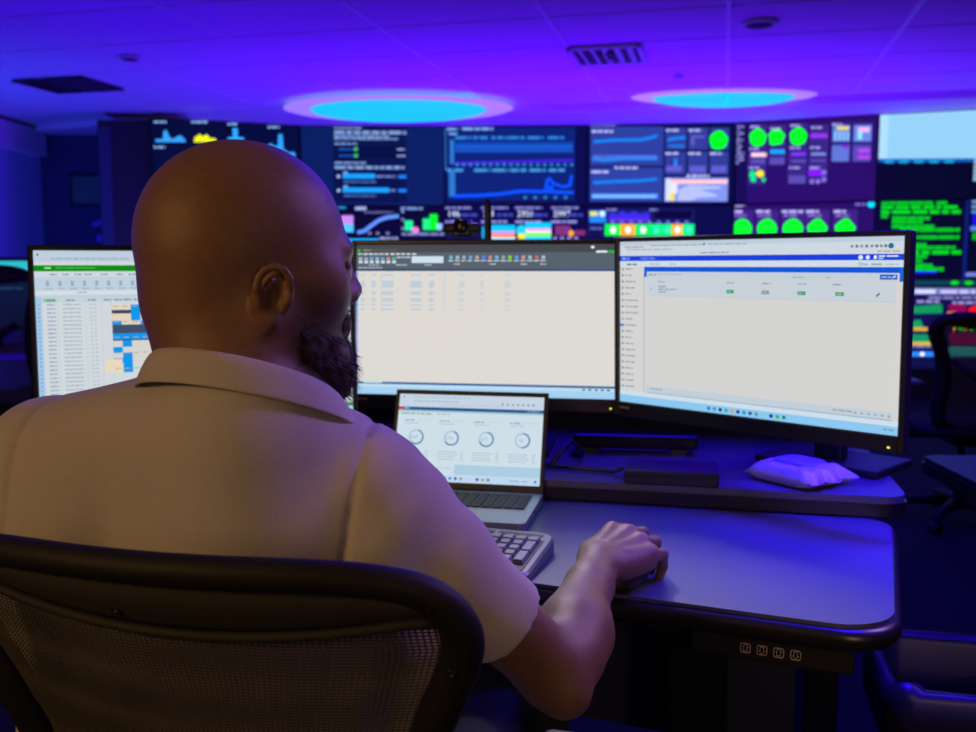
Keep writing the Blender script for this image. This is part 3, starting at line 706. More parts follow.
def scr_right(W, H):
    s = Scr(W, H)
    # u, v in the screen's own frame
    s.rect(0, 0, 1, 1, (213, 212, 210)); s.rect(0, 0, 1, 0.085, (206, 216, 226)); s.rect(0, 0.0, 1, 0.025, (190, 205, 220)); s.text(0.02, 0.03, 0.10, 0.008, (150, 165, 175)); s.text(.13, .022, .34, .008, (160, 175, 185)); s.disc(.345, .022, .004, .007, (70, 90, 110)); s.text(.36, .02, .5, .008, (160, 175, 185)); s.text(0.03, 0.045, 0.22, 0.008, (170, 180, 195))
    for k, x in enumerate((.845, .860, .874, .889, .904, .918, .931, .944)): s.disc(x, .047, .005, .008, (110, 120, 130) if k % 2 else (140, 150, 160))
    s.disc(.959, .047, .008, .014, (20, 110, 150)); s.text(.92, .07, .985, .008, (200, 170, 120)); s.text(.33, .068, .44, .007, (140, 150, 165))
    s.rect(0, .087, 1, .118, (22, 62, 220)); s.text(.008, .098, .04, .010, (150, 190, 250)); s.text(.09, .098, .15, .010, (90, 140, 245)); s.disc(.872, .104, .007, .012, (215, 235, 250)); s.disc(.893, .104, .006, .011, (215, 235, 250)); s.disc(.915, .100, .004, .007, (240, 250, 250)); s.rect(.910, .106, .920, .112, (240, 250, 250)); s.text(.924, .094, .985, .008, (205, 225, 250)); s.text(.924, .106, .94, .007, (180, 205, 250))
    s.rect(0, .118, 1, .152, (208, 220, 230)); s.word('Drive', .866, .145, .015, (20, 90, 140)); s.text(.904, .134, .935, .010, (150, 175, 185)); s.text(.945, .136, .985, .006, (165, 180, 195)); s.text(.13, .134, .17, .006, (150, 165, 180)); s.text(.21, .134, .235, .006, (150, 165, 180))
    s.rect(.105, .153, 1, .182, (10, 85, 215)); s.rect(.105, .153, .116, .215, (10, 85, 215)); s.rect(.986, .153, 1, .225, (20, 100, 225))
    s.rect(.116, .182, .978, .90, (211, 211, 210)); s.rect(.116, .182, .978, .225, (198, 208, 216)); s.rect(.930, .190, .980, .215, (15, 85, 195)); s.text(.936, .198, .960, .008, (130, 180, 240)); s.line([(.966, .207), (.974, .196)], .004, (230, 240, 250))
    s.text(.125, .197, .155, .008, (125, 145, 165)); s.text(.165, .195, .26, .006, (160, 175, 190)); s.text(.66, .205, .70, .007, (160, 170, 180)); s.text(.77, .205, .78, .007, (160, 170, 180)); s.rect(.165, .203, .978, .205, (190, 200, 208))
    s.rect(.116, .262, .978, .264, (185, 196, 205)); s.rect(.116, .326, .978, .329, (188, 198, 207))
    s.rect(.116, .225, .978, .326, (200, 209, 217))
    for x in (.432, .558, .68, .79): s.text(x, .240, x + .03, .007, (140, 155, 170))
    s.text(.165, .240, .19, .007, (140, 155, 170))
    for k, y in enumerate((.268, .284, .300)): s.text(.165, y, .20 + .04 * (k == 1), .007, (120, 150, 180))
    s.disc(.135, .285, .004, .006, (150, 165, 180))
    for x, c in ((.4315, (10, 150, 80)), (.557, (120, 140, 155)), (.678, (10, 150, 80)), (.799, (10, 150, 80))):
        s.rect(x, .283, x + .026, .302, c); s.text(x + .004, .290, x + .02, .005, (170, 215, 195))
    s.line([(.922, .300), (.930, .285)], .005, (40, 70, 110))
    s.rect(.104, .182, .106, .95, (120, 150, 180))
    s.text(.03, .135, .075, .008, (70, 95, 130))
    for k in range(21):
        y = .168 + k * .0385
        s.disc(.012, y, .004, .007, (20, 130, 220) if k == 9 else (90, 115, 150)); s.text(.024, y - .004, .045 + .035 * random.random(), .007, (125, 145, 170))
    s.rect(0.002, .508, .018, .522, (20, 130, 220))
    s.rect(.116, .885, .978, .925, (192, 207, 218)); s.rect(.116, .924, .978, .927, (110, 140, 165)); s.text(.135, .895, .18, .008, (140, 155, 170)); s.text(.80, .898, .86, .008, (150, 160, 175))
    for k in range(6): s.disc(.87 + .02 * k, .905, .004, .006, (150, 160, 175))
    s.rect(0, .927, 1, .955, (205, 222, 235)); s.rect(0, .955, 1, 1, (140, 200, 240))
    for k, c in enumerate([(20, 120, 200), (60, 150, 200), (30, 60, 90), (30, 170, 200), (220, 160, 50), (20, 60, 140), (20, 150, 200), (30, 90, 150), (120, 140, 160), (20, 40, 150), (80, 170, 80), (10, 140, 110)]):
        s.disc(.37 + .022 * k + (.03 if k > 8 else 0), .977, .0065, .011, c)
    s.text(.955, .97, .985, .008, (110, 150, 180))
    return s
def scr_left(W, H):
    s = Scr(W, H)
    V = lambda y: (y - 250) / 176.0
    U = lambda x: (x - 31) / 336.0
    s.map = lambda x, y: (U(x), V(y))
    s.rect(20, 240, 400, 440, (208, 216, 220)); s.rect(20, 240, 400, 261, (190, 206, 222)); s.text(48, 257, 125, 2, (160, 180, 200)); s.disc(35, 254, 1.2, 1.2, (70, 160, 60)); s.rect(20, 264.5, 400, 270.5, (8, 140, 18)); s.text(41, 266.3, 48, 1.8, (150, 220, 150)); s.text(52, 266.3, 92, 1.6, (70, 175, 70))
    s.rect(20, 270.5, 400, 298, (190, 208, 222)); s.rect(20, 270.5, 400, 276, (205, 216, 226))
    for a in (46, 58, 70, 80, 96, 112, 124, 134, 150, 166): s.text(a, 273, a + 7, 1.4, (130, 150, 170))
    for a in range(20): s.rect(42 + a * 12, 280, 45 + a * 12, 285, (150, 170, 190)); s.text(41 + a * 12, 287, 48 + a * 12, 1.2, (155, 172, 190))
    s.rect(20, 290, 400, 294, (215, 222, 226)); s.text(72, 291, 82, 1.3, (150, 160, 180))
    s.rect(36, 297, 400, 301.5, (196, 210, 218)); s.rect(39, 297.5, 51, 301, (140, 190, 160))
    for a in (42, 61, 82, 98, 108, 118, 128, 138, 148): s.text(a, 298.6, a + 8, 1.4, (110, 135, 150))
    s.rect(31, 296, 37, 430, (165, 200, 230))
    for k in range(28):
        y = 303 + k * 4.05
        s.rect(33, y, 35, y + 1.6, (120, 165, 210)); s.text(42, y, 50, 1.4, (150, 165, 185)); s.text(57, y, 75, 1.3, (165, 178, 195)); s.rect(84, y, 86, y + 1.2, (170, 180, 195)); s.rect(88, y, 90, y + 1.2, (170, 180, 195))
    s.rects([(52, 297, 52.4, 430), (79, 297, 79.4, 430), (95, 297, 95.4, 430), (105, 297, 105.4, 430)], (185, 198, 210))
    CW = 9.6; RH = 4.05
    def cell(c, r, c2, r2, colr): s.rect(105.5 + c * CW, 304.5 + r * RH, 105.5 + c2 * CW, 304.5 + r2 * RH, colr)
    cell(0, 0, 5, 5, (225, 212, 190)); cell(0, 1.3, 5, 2.2, (60, 72, 90)); cell(2, 0, 3, 4, (15, 150, 235)); cell(0, 4, 1, 5, (15, 150, 235)); cell(3, 4, 4, 5, (15, 150, 235))
    cell(0, 5, 5, 7.2, (65, 80, 105)); cell(0, 7.2, 5, 9, (15, 150, 235)); cell(0, 8.7, 5, 9, (60, 72, 90)); cell(0, 9, 5, 15, (215, 212, 205)); cell(1, 9, 2, 10.6, (15, 150, 235)); cell(0, 10.6, 1, 12, (15, 150, 235)); cell(1, 12, 2, 17, (15, 150, 235)); cell(0, 13.4, 1, 14.6, (15, 150, 235)); cell(2, 18.5, 3, 21, (15, 150, 235))
    cell(-0.9, 13.6, 0.9, 17, (232, 216, 190))
    for k in range(5):
        for c in range(5): s.text(107 + c * CW, 305.5 + (k * 3.9) * RH, 112.5 + c * CW, 1.0, (170, 165, 160))
    cell(9, 0, 14, 20, (225, 212, 190)); cell(10, 2, 12, 4, (15, 150, 235)); cell(9, 6, 14, 9, (15, 150, 235))
    s.rect(20, 416, 400, 420, (60, 150, 90)); s.rect(20, 420, 400, 440, (170, 210, 238))
    return s
mon_c = monitor('middle desk monitor showing a grey-ribbon spreadsheet, behind the laptop', -0.008, 1.886, 1.060, -9.6, scr_center)
mon_r = monitor('right desk monitor turned inward, showing a blue-banner web page', 0.4345, 1.608, 1.062, -45.5, scr_right, back=0.34, tilt=-1.5)
mon_l = monitor('left desk monitor behind the man, showing a green-banner spreadsheet', -0.512, 1.700, 1.044, 21.5, scr_left, SW=0.54)

# webcam on the middle monitor and the thin mast behind it
t = thing('webcam', 'black webcam clipped on top of the middle monitor', 'webcam', (-0.05, 1.880, 1.2225), R(-9.6))
box('body', (0, 0, 0.019), (0.075, 0.022, 0.022), M_black, t, bevel=0.008)
lathe('lens_barrel', [(0.017, -0.013), (0.019, -0.006), (0.019, 0.01), (0.014, 0.016), (0, 0.016)], M_black_gloss, t, 24, loc=(0, 0, 0.02)).rotation_euler = (0, 0, 0)
box('clip', (0, 0.012, 0.006), (0.04, 0.03, 0.008), M_black, t, bevel=0.002)
t = thing('antenna', 'thin black upright antenna behind the middle monitor', 'antenna', (0.0, 2.17, ZP), 0)
lathe('foot', [(0.045, 0), (0.045, 0.012), (0.012, 0.02), (0.008, 0.05)], M_black, t, 24)
lathe('rod', [(0.0078, 0.04), (0.0078, 0.53), (0.005, 0.54), (0, 0.541)], M_black, t, 14)

# ------------------------------------------------------------------ laptop
t = thing('laptop', 'open silver laptop with ring charts on its screen, before the middle monitor', 'laptop', (0.100, 1.690, ZW), R(-11.5))
LW, LD = 0.296, 0.205
ol = rounded([(-LW, -LD), (0, -LD), (0, 0), (-LW, 0)], [.012, .012, .006, .006], 5)
prism('base', ol, 0.002, 0.016, M_laptop, t, bevel=0.002)
box('keyboard_well', (-LW / 2, -0.068, 0.0162), (LW * .90, 0.100, 0.0008), mat('well', (0.12, 0.13, 0.14), 0.5), t)
bm = bmesh.new()
for r_ in range(6):
    n = 14; kw = LW * .89 / n
    for k in range(n):
        if r_ == 5 and 4 <= k <= 7: continue
        bm_box(bm, (-LW / 2 + (k - n / 2 + .5) * kw, -0.068 + (2.5 - r_) * 0.0162, 0.0176), (kw * .80, 0.0112, 0.002))
    if r_ == 5: bm_box(bm, (-LW / 2 - kw * 1, -0.068 + (2.5 - r_) * 0.0162, 0.0176), (kw * 3.8, 0.0134, 0.002))
ko = bm_obj('keys', bm, M_key, t); ko['kind'] = 'stuff'
box('touchpad', (-LW / 2, -0.162, 0.0163), (0.105, 0.065, 0.0006), mat('touchpad', (0.36, 0.39, 0.42), 0.3, metal=0.5), t)
box('port', (0.0004, -0.10, 0.009), (0.001, 0.014, 0.004), M_black, t)
HL = 0.192; LT = R(-20)
RT = Matrix.Translation((-LW / 2, 0.003, 0.012)) @ Matrix.Rotation(LT, 4, 'X')
lid = box('lid', (0, 0.004, HL / 2), (LW, 0.006, HL), M_black, t, bevel=0.002); lid.matrix_local = RT
def scr_laptop(W, H):
    s = Scr(W, H)
    s.rect(0, 0, 1, 1, (205, 222, 232)); s.rect(0, 0, 1, .15, (196, 212, 228)); s.disc(.03, .035, .006, .01, (230, 60, 60)); s.text(.10, .03, .5, .010, (165, 185, 200)); s.text(.10, .075, .42, .012, (165, 180, 200)); s.text(.3, .115, .72, .008, (175, 190, 205))
    for k in range(7): s.disc(.72 + .035 * k, .095, .007, .011, (110, 130, 150) if k < 6 else (20, 100, 160))
    s.rect(0, .150, 1, .185, (30, 85, 140)); s.rect(0, .150, .03, .185, (220, 40, 40)); s.text(.04, .16, .075, .012, (190, 215, 235)); s.text(.89, .163, .97, .009, (150, 190, 220)); s.rect(0, .185, 1, .205, (150, 195, 205))
    s.text(.02, .222, .24, .014, (130, 155, 150)); s.text(.27, .222, .36, .012, (170, 185, 190))
    for k, (x, tx) in enumerate(((.140, '1047'), (.385, '3106'), (.625, '273'), (.870, '96'))):
        s.text(x - .09, .30, x - .02, .013, (130, 155, 180)); s.text(x - .09, .335, x + .01, .010, (165, 185, 200)); s.text(x, .30, x + .1, .007, (185, 200, 212))
        s.ring(x, .50, .052, .088, .20, (165, 195, 220), 0, 360); s.ring(x, .50, .052, .088, .20, (60, 130, 175), (-130, -150, -160, -95)[k], (75, 70, 82, 85)[k])
        s.word(tx, x - .012 * len(tx), .517, .035, (150, 165, 195))
        for q in range(4): s.text(x - .09, .655 + q * .028, x + .02 + .04 * random.random(), .009, (165, 185, 200)); s.rect(x + .07, .655 + q * .028, x + .09, .664 + q * .028, (165, 180, 195))
    s.rect(.42, .80, 1, .915, (170, 205, 225)); s.text(.26, .84, .4, .01, (170, 195, 210)); s.rect(0, .92, 1, 1, (190, 215, 240))
    for k, c in enumerate([(30, 80, 190), (20, 140, 220), (60, 70, 90), (150, 150, 150), (220, 190, 220), (190, 220, 200), (40, 40, 190), (170, 150, 110), (10, 140, 110)]): s.disc(.36 + .037 * k, .958, .010, .017, c)
    s.rects([(.80, .95, .86, .965), (.88, .95, .92, .965)], (150, 180, 200)); s.disc(.97, .957, .009, .015, (20, 120, 210))
    return s
s = scr_laptop(LW - .016, HL - .026); so = s.build('screen', SCR_MON, lid, 0.0008); so.location = (0, 0, HL / 2 + .004)
box('camera', (0, 0.0008, HL - .005), (0.006, 0.0006, 0.003), M_black_gloss, lid)
tube('hinge', [(-LW * .8, 0.004, 0.013), (-LW * .2, 0.004, 0.013)], 0.006, M_black, t)

# ------------------------------------------------------------------ keyboard
kb = thing('keyboard', 'full-size keyboard with silver rim and dark keys by the man\'s arm', 'keyboard', (0.078, 1.322, ZW), R(-19))
KW, KD = 0.445, 0.165
ol = rounded([(-KW, -KD / 2), (0, -KD / 2), (0, KD / 2), (-KW, KD / 2)], [.022] * 4, 6)
bm = bmesh.new(); zf, zb = 0.012, 0.026
lo = [bm.verts.new((x, y, 0.0015)) for x, y in ol]
md = [bm.verts.new((x, y, zf + (zb - zf) * (y + KD / 2) / KD - .004)) for x, y in ol]
tp = [bm.verts.new((-KW / 2 + (x + KW / 2) * .985, y * .955, zf + (zb - zf) * (y + KD / 2) / KD)) for x, y in ol]
N = len(ol); bm.faces.new(lo[::-1]); bm.faces.new(tp)
for A, B in ((lo, md), (md, tp)):
    for k in range(N): bm.faces.new((A[k], A[(k + 1) % N], B[(k + 1) % N], B[k]))
bm_obj('case', bm, M_silver, kb)
tl = math.atan2(zb - zf, KD); KR = Matrix.Rotation(tl, 3, 'X')
zs = lambda y: zf + (zb - zf) * (y + KD / 2) / KD
M_keyg = mat('grey_keycap', (0.20, 0.22, 0.24), 0.45); M_well = mat('key_well', (0.01, 0.01, 0.012), 0.5)
def bm_slab(name, cx, cy, sx, sy, h, m, parent): return box(name, (cx, cy, zs(cy) + h / 2), (sx, sy, h), m, parent, rot=KR)
for cx, sx in ((-KW + 0.152, 0.272), (-KW + 0.325, 0.060), (-0.052, 0.082)):
    bm_slab('key_well', cx, -0.012, sx, 0.118, 0.0012, M_well, kb)
for cx, sx in ((-KW + 0.13, 0.2), (-KW + 0.325, 0.05), (-0.052, 0.07)): bm_slab('status_strip', cx, 0.066, sx, 0.010, 0.001, M_well, kb)
keymesh = {}
def key(cx, cy, wd, dp=1.0):
    if (wd, dp) not in keymesh:
        bm = bmesh.new(); sx, sy = 0.019 * wd - .003, 0.0195 * dp - .0032
        b0 = [bm.verts.new((q * sx / 2, p * sy / 2, 0.001)) for q, p in ((-1, -1), (1, -1), (1, 1), (-1, 1))]
        b1 = [bm.verts.new((q * (sx / 2 - .0018), p * (sy / 2 - .0016) + .0004, 0.0075)) for q, p in ((-1, -1), (1, -1), (1, 1), (-1, 1))]
        bm.faces.new(b1); bm.faces.new(b0[::-1])
        for k in range(4): bm.faces.new((b0[k], b0[(k + 1) % 4], b1[(k + 1) % 4], b1[k]))
        bmesh.ops.recalc_face_normals(bm, faces=bm.faces)
        me = bpy.data.meshes.new('key'); bm.to_mesh(me); bm.free(); me.materials.append(M_keyg); keymesh[(wd, dp)] = me
    o = link('key', keymesh[(wd, dp)], None, kb); o.location = (cx, cy, zs(cy)); o.rotation_euler = (tl, 0, 0)
P = 0.0193
rows = [[1] * 14, [1] * 13 + [1.0], [1.5] + [1] * 11 + [1.5], [1.75] + [1] * 10 + [2.25], [2.25] + [1] * 9 + [2.75], [1.5, 1.25, 1.25, 5.5, 1.25, 1.25, 1.5, .5]]
for r_, rw in enumerate(rows):
    x = -KW + 0.018; cy = 0.0375 - r_ * P
    for k in rw:
        if k >= 1 and x + P * k < -KW + .29: key(x + P * k / 2, cy, k)
        x += P * k
for r_ in range(6):
    for k in range(3):
        if r_ == 3 or (r_ == 4 and k != 1): continue
        key(-KW + .325 + (k - 1) * P, 0.0375 - r_ * P, 1)
x0 = -0.052 - 1.5 * P
for r_ in range(5):
    for k in range(4):
        if k == 3 and r_ in (2, 4): continue
        if r_ == 4 and k == 1: continue
        cy = 0.0375 - r_ * P
        if k == 3 and r_ in (1, 3): key(x0 + k * P, cy - P / 2, 1, 2.0)
        elif r_ == 4 and k == 0: key(x0 + P / 2, cy, 2)
        else: key(x0 + k * P, cy, 1)

# ------------------------------------------------------------------ mouse under the hand
bm = bmesh.new(); bmesh.ops.create_uvsphere(bm, u_segments=24, v_segments=14, radius=1)
for v in bm.verts:
    x, y, z = v.co; z = max(z, -0.25)
    v.co = (x * 0.029 * (1 - .12 * y * 0), y * 0.052, 0.0075 + z * 0.027)
mo = thing('mouse', 'black computer mouse under the man\'s right hand', 'mouse', (0.183, 1.256, ZW), R(-38))
bm_obj('shell', bm, M_black, mo, True)
box('scroll_wheel', (0, 0.031, 0.0285), (0.006, 0.016, 0.008), M_black_gloss, mo, bevel=0.002)

# ------------------------------------------------------------------ items on the platform
bx = thing('dock_box', 'flat black box lying on the platform under the monitors', 'box', (0.335, 1.705, ZP), R(-11))
box('case', (0, 0, 0.0145), (0.165, 0.105, 0.026), M_black, bx, bevel=0.003)
box('lid_seam', (0, -0.0527, 0.018), (0.16, 0.0008, 0.001), M_black_gloss, bx)
for q in (-1, 1): box('rubber_foot', (q * .06, 0, 0.001), (0.02, 0.08, 0.002), M_black, bx)
wp = thing('wipes_pack', 'crumpled white plastic pack of wipes on the platform', 'wipes pack', (0.567, 1.700, ZP), R(33))
M_wipe = mat('white_film', (0.55, 0.50, 0.55), 0.35, noise=0.06, nscale=20)
bm = bmesh.new(); nx, ny = 22, 20; hx, hy, hz = 0.062, 0.066, 0.036
rng = np.random.default_rng(3)
top = []; bot = []
def crump(x, y): return 0.0014 * math.sin(140 * x + 3 * math.sin(90 * y)) + 0.0012 * math.sin(170 * y + 60 * x)
for j in range(ny + 1):
    rt, rb = [], []
    for i in range(nx + 1):
        a = -1 + 2 * i / nx; b = -1 + 2 * j / ny
        e = max(0, (1 - abs(a) ** 5)) * max(0, (1 - abs(b) ** 5))
        x, y = a * hx, b * hy * (1 + 0.10 * (abs(b) ** 8) * math.sin(9 * a))
        if abs(b) > .93: y *= 1.14 + 0.05 * math.sin(7 * a + 2)
        z1 = 0.016 + 0.020 * e ** .35 + crump(x, y) * (1 if e > .05 else 2.2)
        z0 = 0.0145 - 0.0145 * e ** .25 + (0.003 * math.sin(9 * a + b) if e < .05 else 0)
        rt.append(bm.verts.new((x, y, z1))); rb.append(bm.verts.new((x, y, max(0.0004, z0))))
    top.append(rt); bot.append(rb)
for j in range(ny):
    for i in range(nx):
        bm.faces.new((top[j][i], top[j][i + 1], top[j + 1][i + 1], top[j + 1][i])); bm.faces.new((bot[j][i], bot[j + 1][i], bot[j + 1][i + 1], bot[j][i + 1]))
for i in range(nx):
    bm.faces.new((top[0][i], bot[0][i], bot[0][i + 1], top[0][i + 1])); bm.faces.new((top[ny][i], top[ny][i + 1], bot[ny][i + 1], bot[ny][i]))
for j in range(ny):
    bm.faces.new((top[j][0], top[j + 1][0], bot[j + 1][0], bot[j][0])); bm.faces.new((top[j][nx], bot[j][nx], bot[j + 1][nx], top[j + 1][nx]))
bm_obj('film_wrap', bm, M_wipe, wp, True)
prism('resealable_flap', rounded([(-.032, -.038), (.032, -.038), (.032, .038), (-.032, .038)], [.014] * 4, 6), 0.0355, 0.0405, mat('flap_label', (0.30, 0.30, 0.75), 0.4), wp, bevel=0.001)
# cables and hub bar behind
M_cable = mat('cable_black', (0.015, 0.015, 0.02), 0.4)
tag(tube('cable', [(0.12, 1.80, ZP + .006), (0.145, 1.83, ZP + .03), (0.165, 1.86, ZP + .045), (0.18, 1.875, ZP + .03), (0.19, 1.90, ZP + .006), (0.17, 1.915, ZP + .006)], 0.005, M_cable), 'looped black cable on the platform right of the laptop', 'cable')
tag(tube('cable', [(0.25, 1.735, ZP + .016), (0.235, 1.752, ZP + .006), (0.19, 1.775, ZP + .006), (0.13, 1.80, ZP + .006), (0.06, 1.86, ZP + .006)], 0.004, M_cable), 'thin black cable running left from the flat black box', 'cable')
hb = thing('sound_bar', 'slim black bar lying behind the flat box, blue light on its edge', 'bar', (0.31, 1.975, ZP), R(-8))
box('housing', (0, 0, 0.024), (0.26, 0.05, 0.030), M_black_gloss, hb, bevel=0.008)
for q in (-1, 1): box('foot', (q * .09, 0, 0.0045), (0.03, 0.04, 0.009), M_black, hb)

# ------------------------------------------------------------------ neighbouring desk and bin at right
d2 = thing('side_desk', 'neighbouring dark desk at right with blue light along its edge', 'desk', (0.985, 2.13, 0), R(-3))
prism('worktop', rounded([(0, -1.0), (1.5, -1.0), (1.5, 0), (0, 0)], [.03] * 4, 5), ZW - 0.012, ZW, M_black, d2, bevel=0.005)
prism('edge_band', rounded([(-.004, -1.004), (1.504, -1.004), (1.504, .004), (-.004, .004)], [.034] * 4, 5), ZW - 0.036, ZW - 0.012, M_desk_edge, d2)
for x in (0.35, 1.4): box('leg', (x, -0.5, (ZW - .037) / 2), (0.05, 0.7, ZW - .037), M_black_metal, d2, bevel=0.005)
t = thing('waste_bin', 'open black bin lined with a crumpled bag beside the desk', 'bin', (0.93, 1.62, 0), R(-14))
def ringpts(hx_, hy_, r_): return rounded([(-hx_, -hy_), (hx_, -hy_), (hx_, hy_), (-hx_, hy_)], [r_] * 4, 6)
bm = bmesh.new(); rings = []
for hx_, hy_, z in ((.17, .10, 0.0), (.215, .138, .44), (.222, .145, .45), (.21, .133, .45), (.165, .095, .02)):
    rings.append([bm.verts.new((x, y, z)) for x, y in ringpts(hx_, hy_, .05)])
for A, B in zip(rings, rings[1:]):
    for k in range(len(A)): bm.faces.new((A[k], A[(k + 1) % len(A)], B[(k + 1) % len(B)], B[k]))
bm.faces.new(rings[0][::-1]); bm.faces.new(rings[-1])
bm_obj('bin_body', bm, M_black, t, False)
bm = bmesh.new(); rings = []
for q, (hx_, hy_, z) in enumerate(((.20, .123, .30), (.206, .129, .44), (.214, .137, .463), (.226, .149, .465), (.234, .157, .45), (.232, .155, .40), (.230, .153, .36))):
    P_ = ringpts(hx_, hy_, .05); rings.append([bm.verts.new((x * (1 + .012 * math.sin(k * 1.9 + q)), y * (1 + .016 * math.sin(k * 2.3 + q * 2)), z + .008 * math.sin(k * 1.3 + q) * (q != 1))) for k, (x, y) in enumerate(P_)])
for A, B in zip(rings, rings[1:]):
    for k in range(len(A)): bm.faces.new((A[k], A[(k + 1) % len(A)], B[(k + 1) % len(B)], B[k]))
bm_obj('bin_liner', bm, mat('bin_liner', (0.018, 0.016, 0.02), 0.4), t, True)

# ------------------------------------------------------------------ office chairs
M_mesh = mat('mesh_strand', (0.055, 0.046, 0.040), 0.65)
M_panel = mat('back_panel', (0.026, 0.023, 0.020), 0.75, bump=0.3, bscale=900)
M_piping = mat('piping', (0.012, 0.011, 0.011), 0.75)
M_seat = mat('seat_fabric', (0.02, 0.02, 0.022), 0.9, bump=0.5, bscale=500)
WZ = [(0.47, .160), (0.55, .178), (0.65, .165), (0.75, .170), (0.83, .190), (0.88, .210), (0.915, .222)]
def back_w(z):
    for (a, b), (c, d) in zip(WZ, WZ[1:]):
        if a <= z <= c:
            k = (z - a) / (c - a); k = k * k * (3 - 2 * k); return b + (d - b) * k
    return WZ[-1][1] if z > .9 else WZ[0][1]
def hw(z):
    for (a, b), (c, d) in zip(OUTL, OUTL[1:]):
        if b <= z <= d: return a + (c - a) * (z - b) / max(1e-6, d - b)
    return OUTL[0][0]
def back_y(x, z): return -0.215 - (z - 0.5) * 0.10 - .28 * max(0, z - .76) + 0.9 * x * x
ZTOP = 0.953
OUTL = [(.165, .47), (.180, .55), (.168, .65), (.174, .75), (.192, .81), (.209, .85), (.222, .885), (.219, .915), (.200, .937), (.165, .948), (.12, .952), (.06, .953), (0, .953)]
def top_z(x): return ZTOP - 0.030 * (abs(x) / .19) ** 5.0
def make_chair(name, label, strands=True, group=None, dense=1.0, thick=1.0):
    t = thing(name, label, 'office chair', (0, 0, 0), 0, group)
    # frame loop: right side going up, over the top, down the left
    K_ = [Vector(p) for p in OUTL]; P_ = []
    for i in range(len(K_) - 1):
        p0, p1, p2, p3 = K_[max(0, i - 1)], K_[i], K_[i + 1], K_[min(len(K_) - 1, i + 2)]
        for k in range(4):
            q = k / 4; P_.append(tuple(.5 * (2 * p1 + (p2 - p0) * q + (2 * p0 - 5 * p1 + 4 * p2 - p3) * q * q + (3 * p1 - p0 - 3 * p2 + p3) * q ** 3)))
    P_.append(tuple(K_[-1]))
    rad = [thick * (0.0165 if z < .90 else 0.0165 - .004 * min(1, (z - .90) / .045)) for x, z in P_]
    L = P_ + [(-x, z) for x, z in P_[-2::-1]]
    rr = rad + rad[-2::-1]
    bot = [(x, 0.462) for x in (-.10, -.05, 0, .05, .10)]
    L += bot; rr += [0.014] * 5
    fr = tube('back_frame', [(x, back_y(x, z), z) for x, z in L], rr, M_frame, t, n=14, closed=True, flat=1.0)
    # inner outline
    def top_in(x):
        ax = abs(x)
        for (a, b), (c, d) in zip(OUTL[::-1], OUTL[-2::-1]):
            if a <= ax <= c: return b + (d - b) * (ax - a) / (c - a)
        return .885
    low = lambda x: .898 + .012 * min(1.6, (x / .15) ** 2) - .006 * x / .2
    nx = 28; V = []; F = []
    for i in range(nx + 1):
        x = -.205 + .41 * i / nx
        a, b = low(x), max(low(x) + .001, top_in(x))
        for j in range(7):
            z = a + (b - a) * j / 6; V.append((x, back_y(x, z) + .004 - .010 * math.sin(math.pi * j / 6), z))
    for i in range(nx):
        for j in range(6): F.append((i * 7 + j, (i + 1) * 7 + j, (i + 1) * 7 + j + 1, i * 7 + j + 1))
    po = mesh('top_panel', V, F, M_panel, t, True)
    sm = po.modifiers.new('s', 'SOLIDIFY'); sm.thickness = 0.006
    tube('piping', [(-.205 + .41 * i / 40, back_y(-.205 + .41 * i / 40, low(-.205 + .41 * i / 40)) - .002, low(-.205 + .41 * i / 40)) for i in range(41)], 0.0044, M_piping, t, n=8)
    if strands:
        bm = bmesh.new(); nv = int(96 * dense)
        def strip(pts, wd, dirx):
            vs = []
            for p in pts:
                p = Vector(p); o_ = Vector((wd, 0, 0)) if dirx else Vector((0, 0, wd))
                vs.append((bm.verts.new(p - o_), bm.verts.new(p + o_)))
            for (a, b), (c, d) in zip(vs, vs[1:]): bm.faces.new((a, b, d, c))
        for i in range(nv):
            u = -1 + 2 * (i + .5) / nv; pts = []
            for j in range(19):
                q = j / 18; zt = low(u * .205)
                z = .47 + (zt - .47) * q; x = u * hw(z)
                pts.append((x, back_y(x, z) + .002 + .0006 * (-1) ** j, z))
            strip(pts, 0.00105 / dense, True)
        nh = int(150 * dense)
        for j in range(nh):
            z = .475 + .455 * (j + .5) / nh; wz = hw(min(z, .915)); pts = []
            for i in range(25):
                x = -wz + 2 * wz * i / 24
                if z < low(x): pts.append((x, back_y(x, z) + .0026, z))
                else:
                    if len(pts) > 1: strip(pts, 0.0008 / dense, False)
                    pts = []
            if len(pts) > 1: strip(pts, 0.0008 / dense, False)
        mo_ = bm_obj('back_mesh', bm, M_mesh, t); mo_['kind'] = 'stuff'
    for x, z, dy in ((.207, .930, -.0122), (.217, .872, -.0155), (-.207, .930, -.0122), (-.217, .872, -.0155), (-.03, .915, -.0020)):
        so_ = lathe('screw', [(0.0042, 0), (0.0042, .002), (.003, .003), (.0015, .0015), (0, .0015)], M_black_metal, t, 12)
        so_.matrix_local = Matrix.Translation((x, back_y(x, z) + dy, z)) @ Matrix.Rotation(R(90), 4, 'X')
    # spine, seat, arms, base
    tube('spine', [(0, -.05, .40), (0, -.17, .42), (0, -.235, .50), (0, -.262, .62), (0, -.285, .74)], [.03, .028, .024, .02, .014], M_frame, t, n=12, flat=1.2)
    for q in (-1, 1): tube('back_strut', [(0, -.272, .66), (q * .07, -.268, .70), (q * .138, back_y(.138, .76) - .01, .76)], [.014, .012, .010], M_frame, t)
    bm = bmesh.new(); nX, nY = 16, 16; rowsT, rowsB = [], []
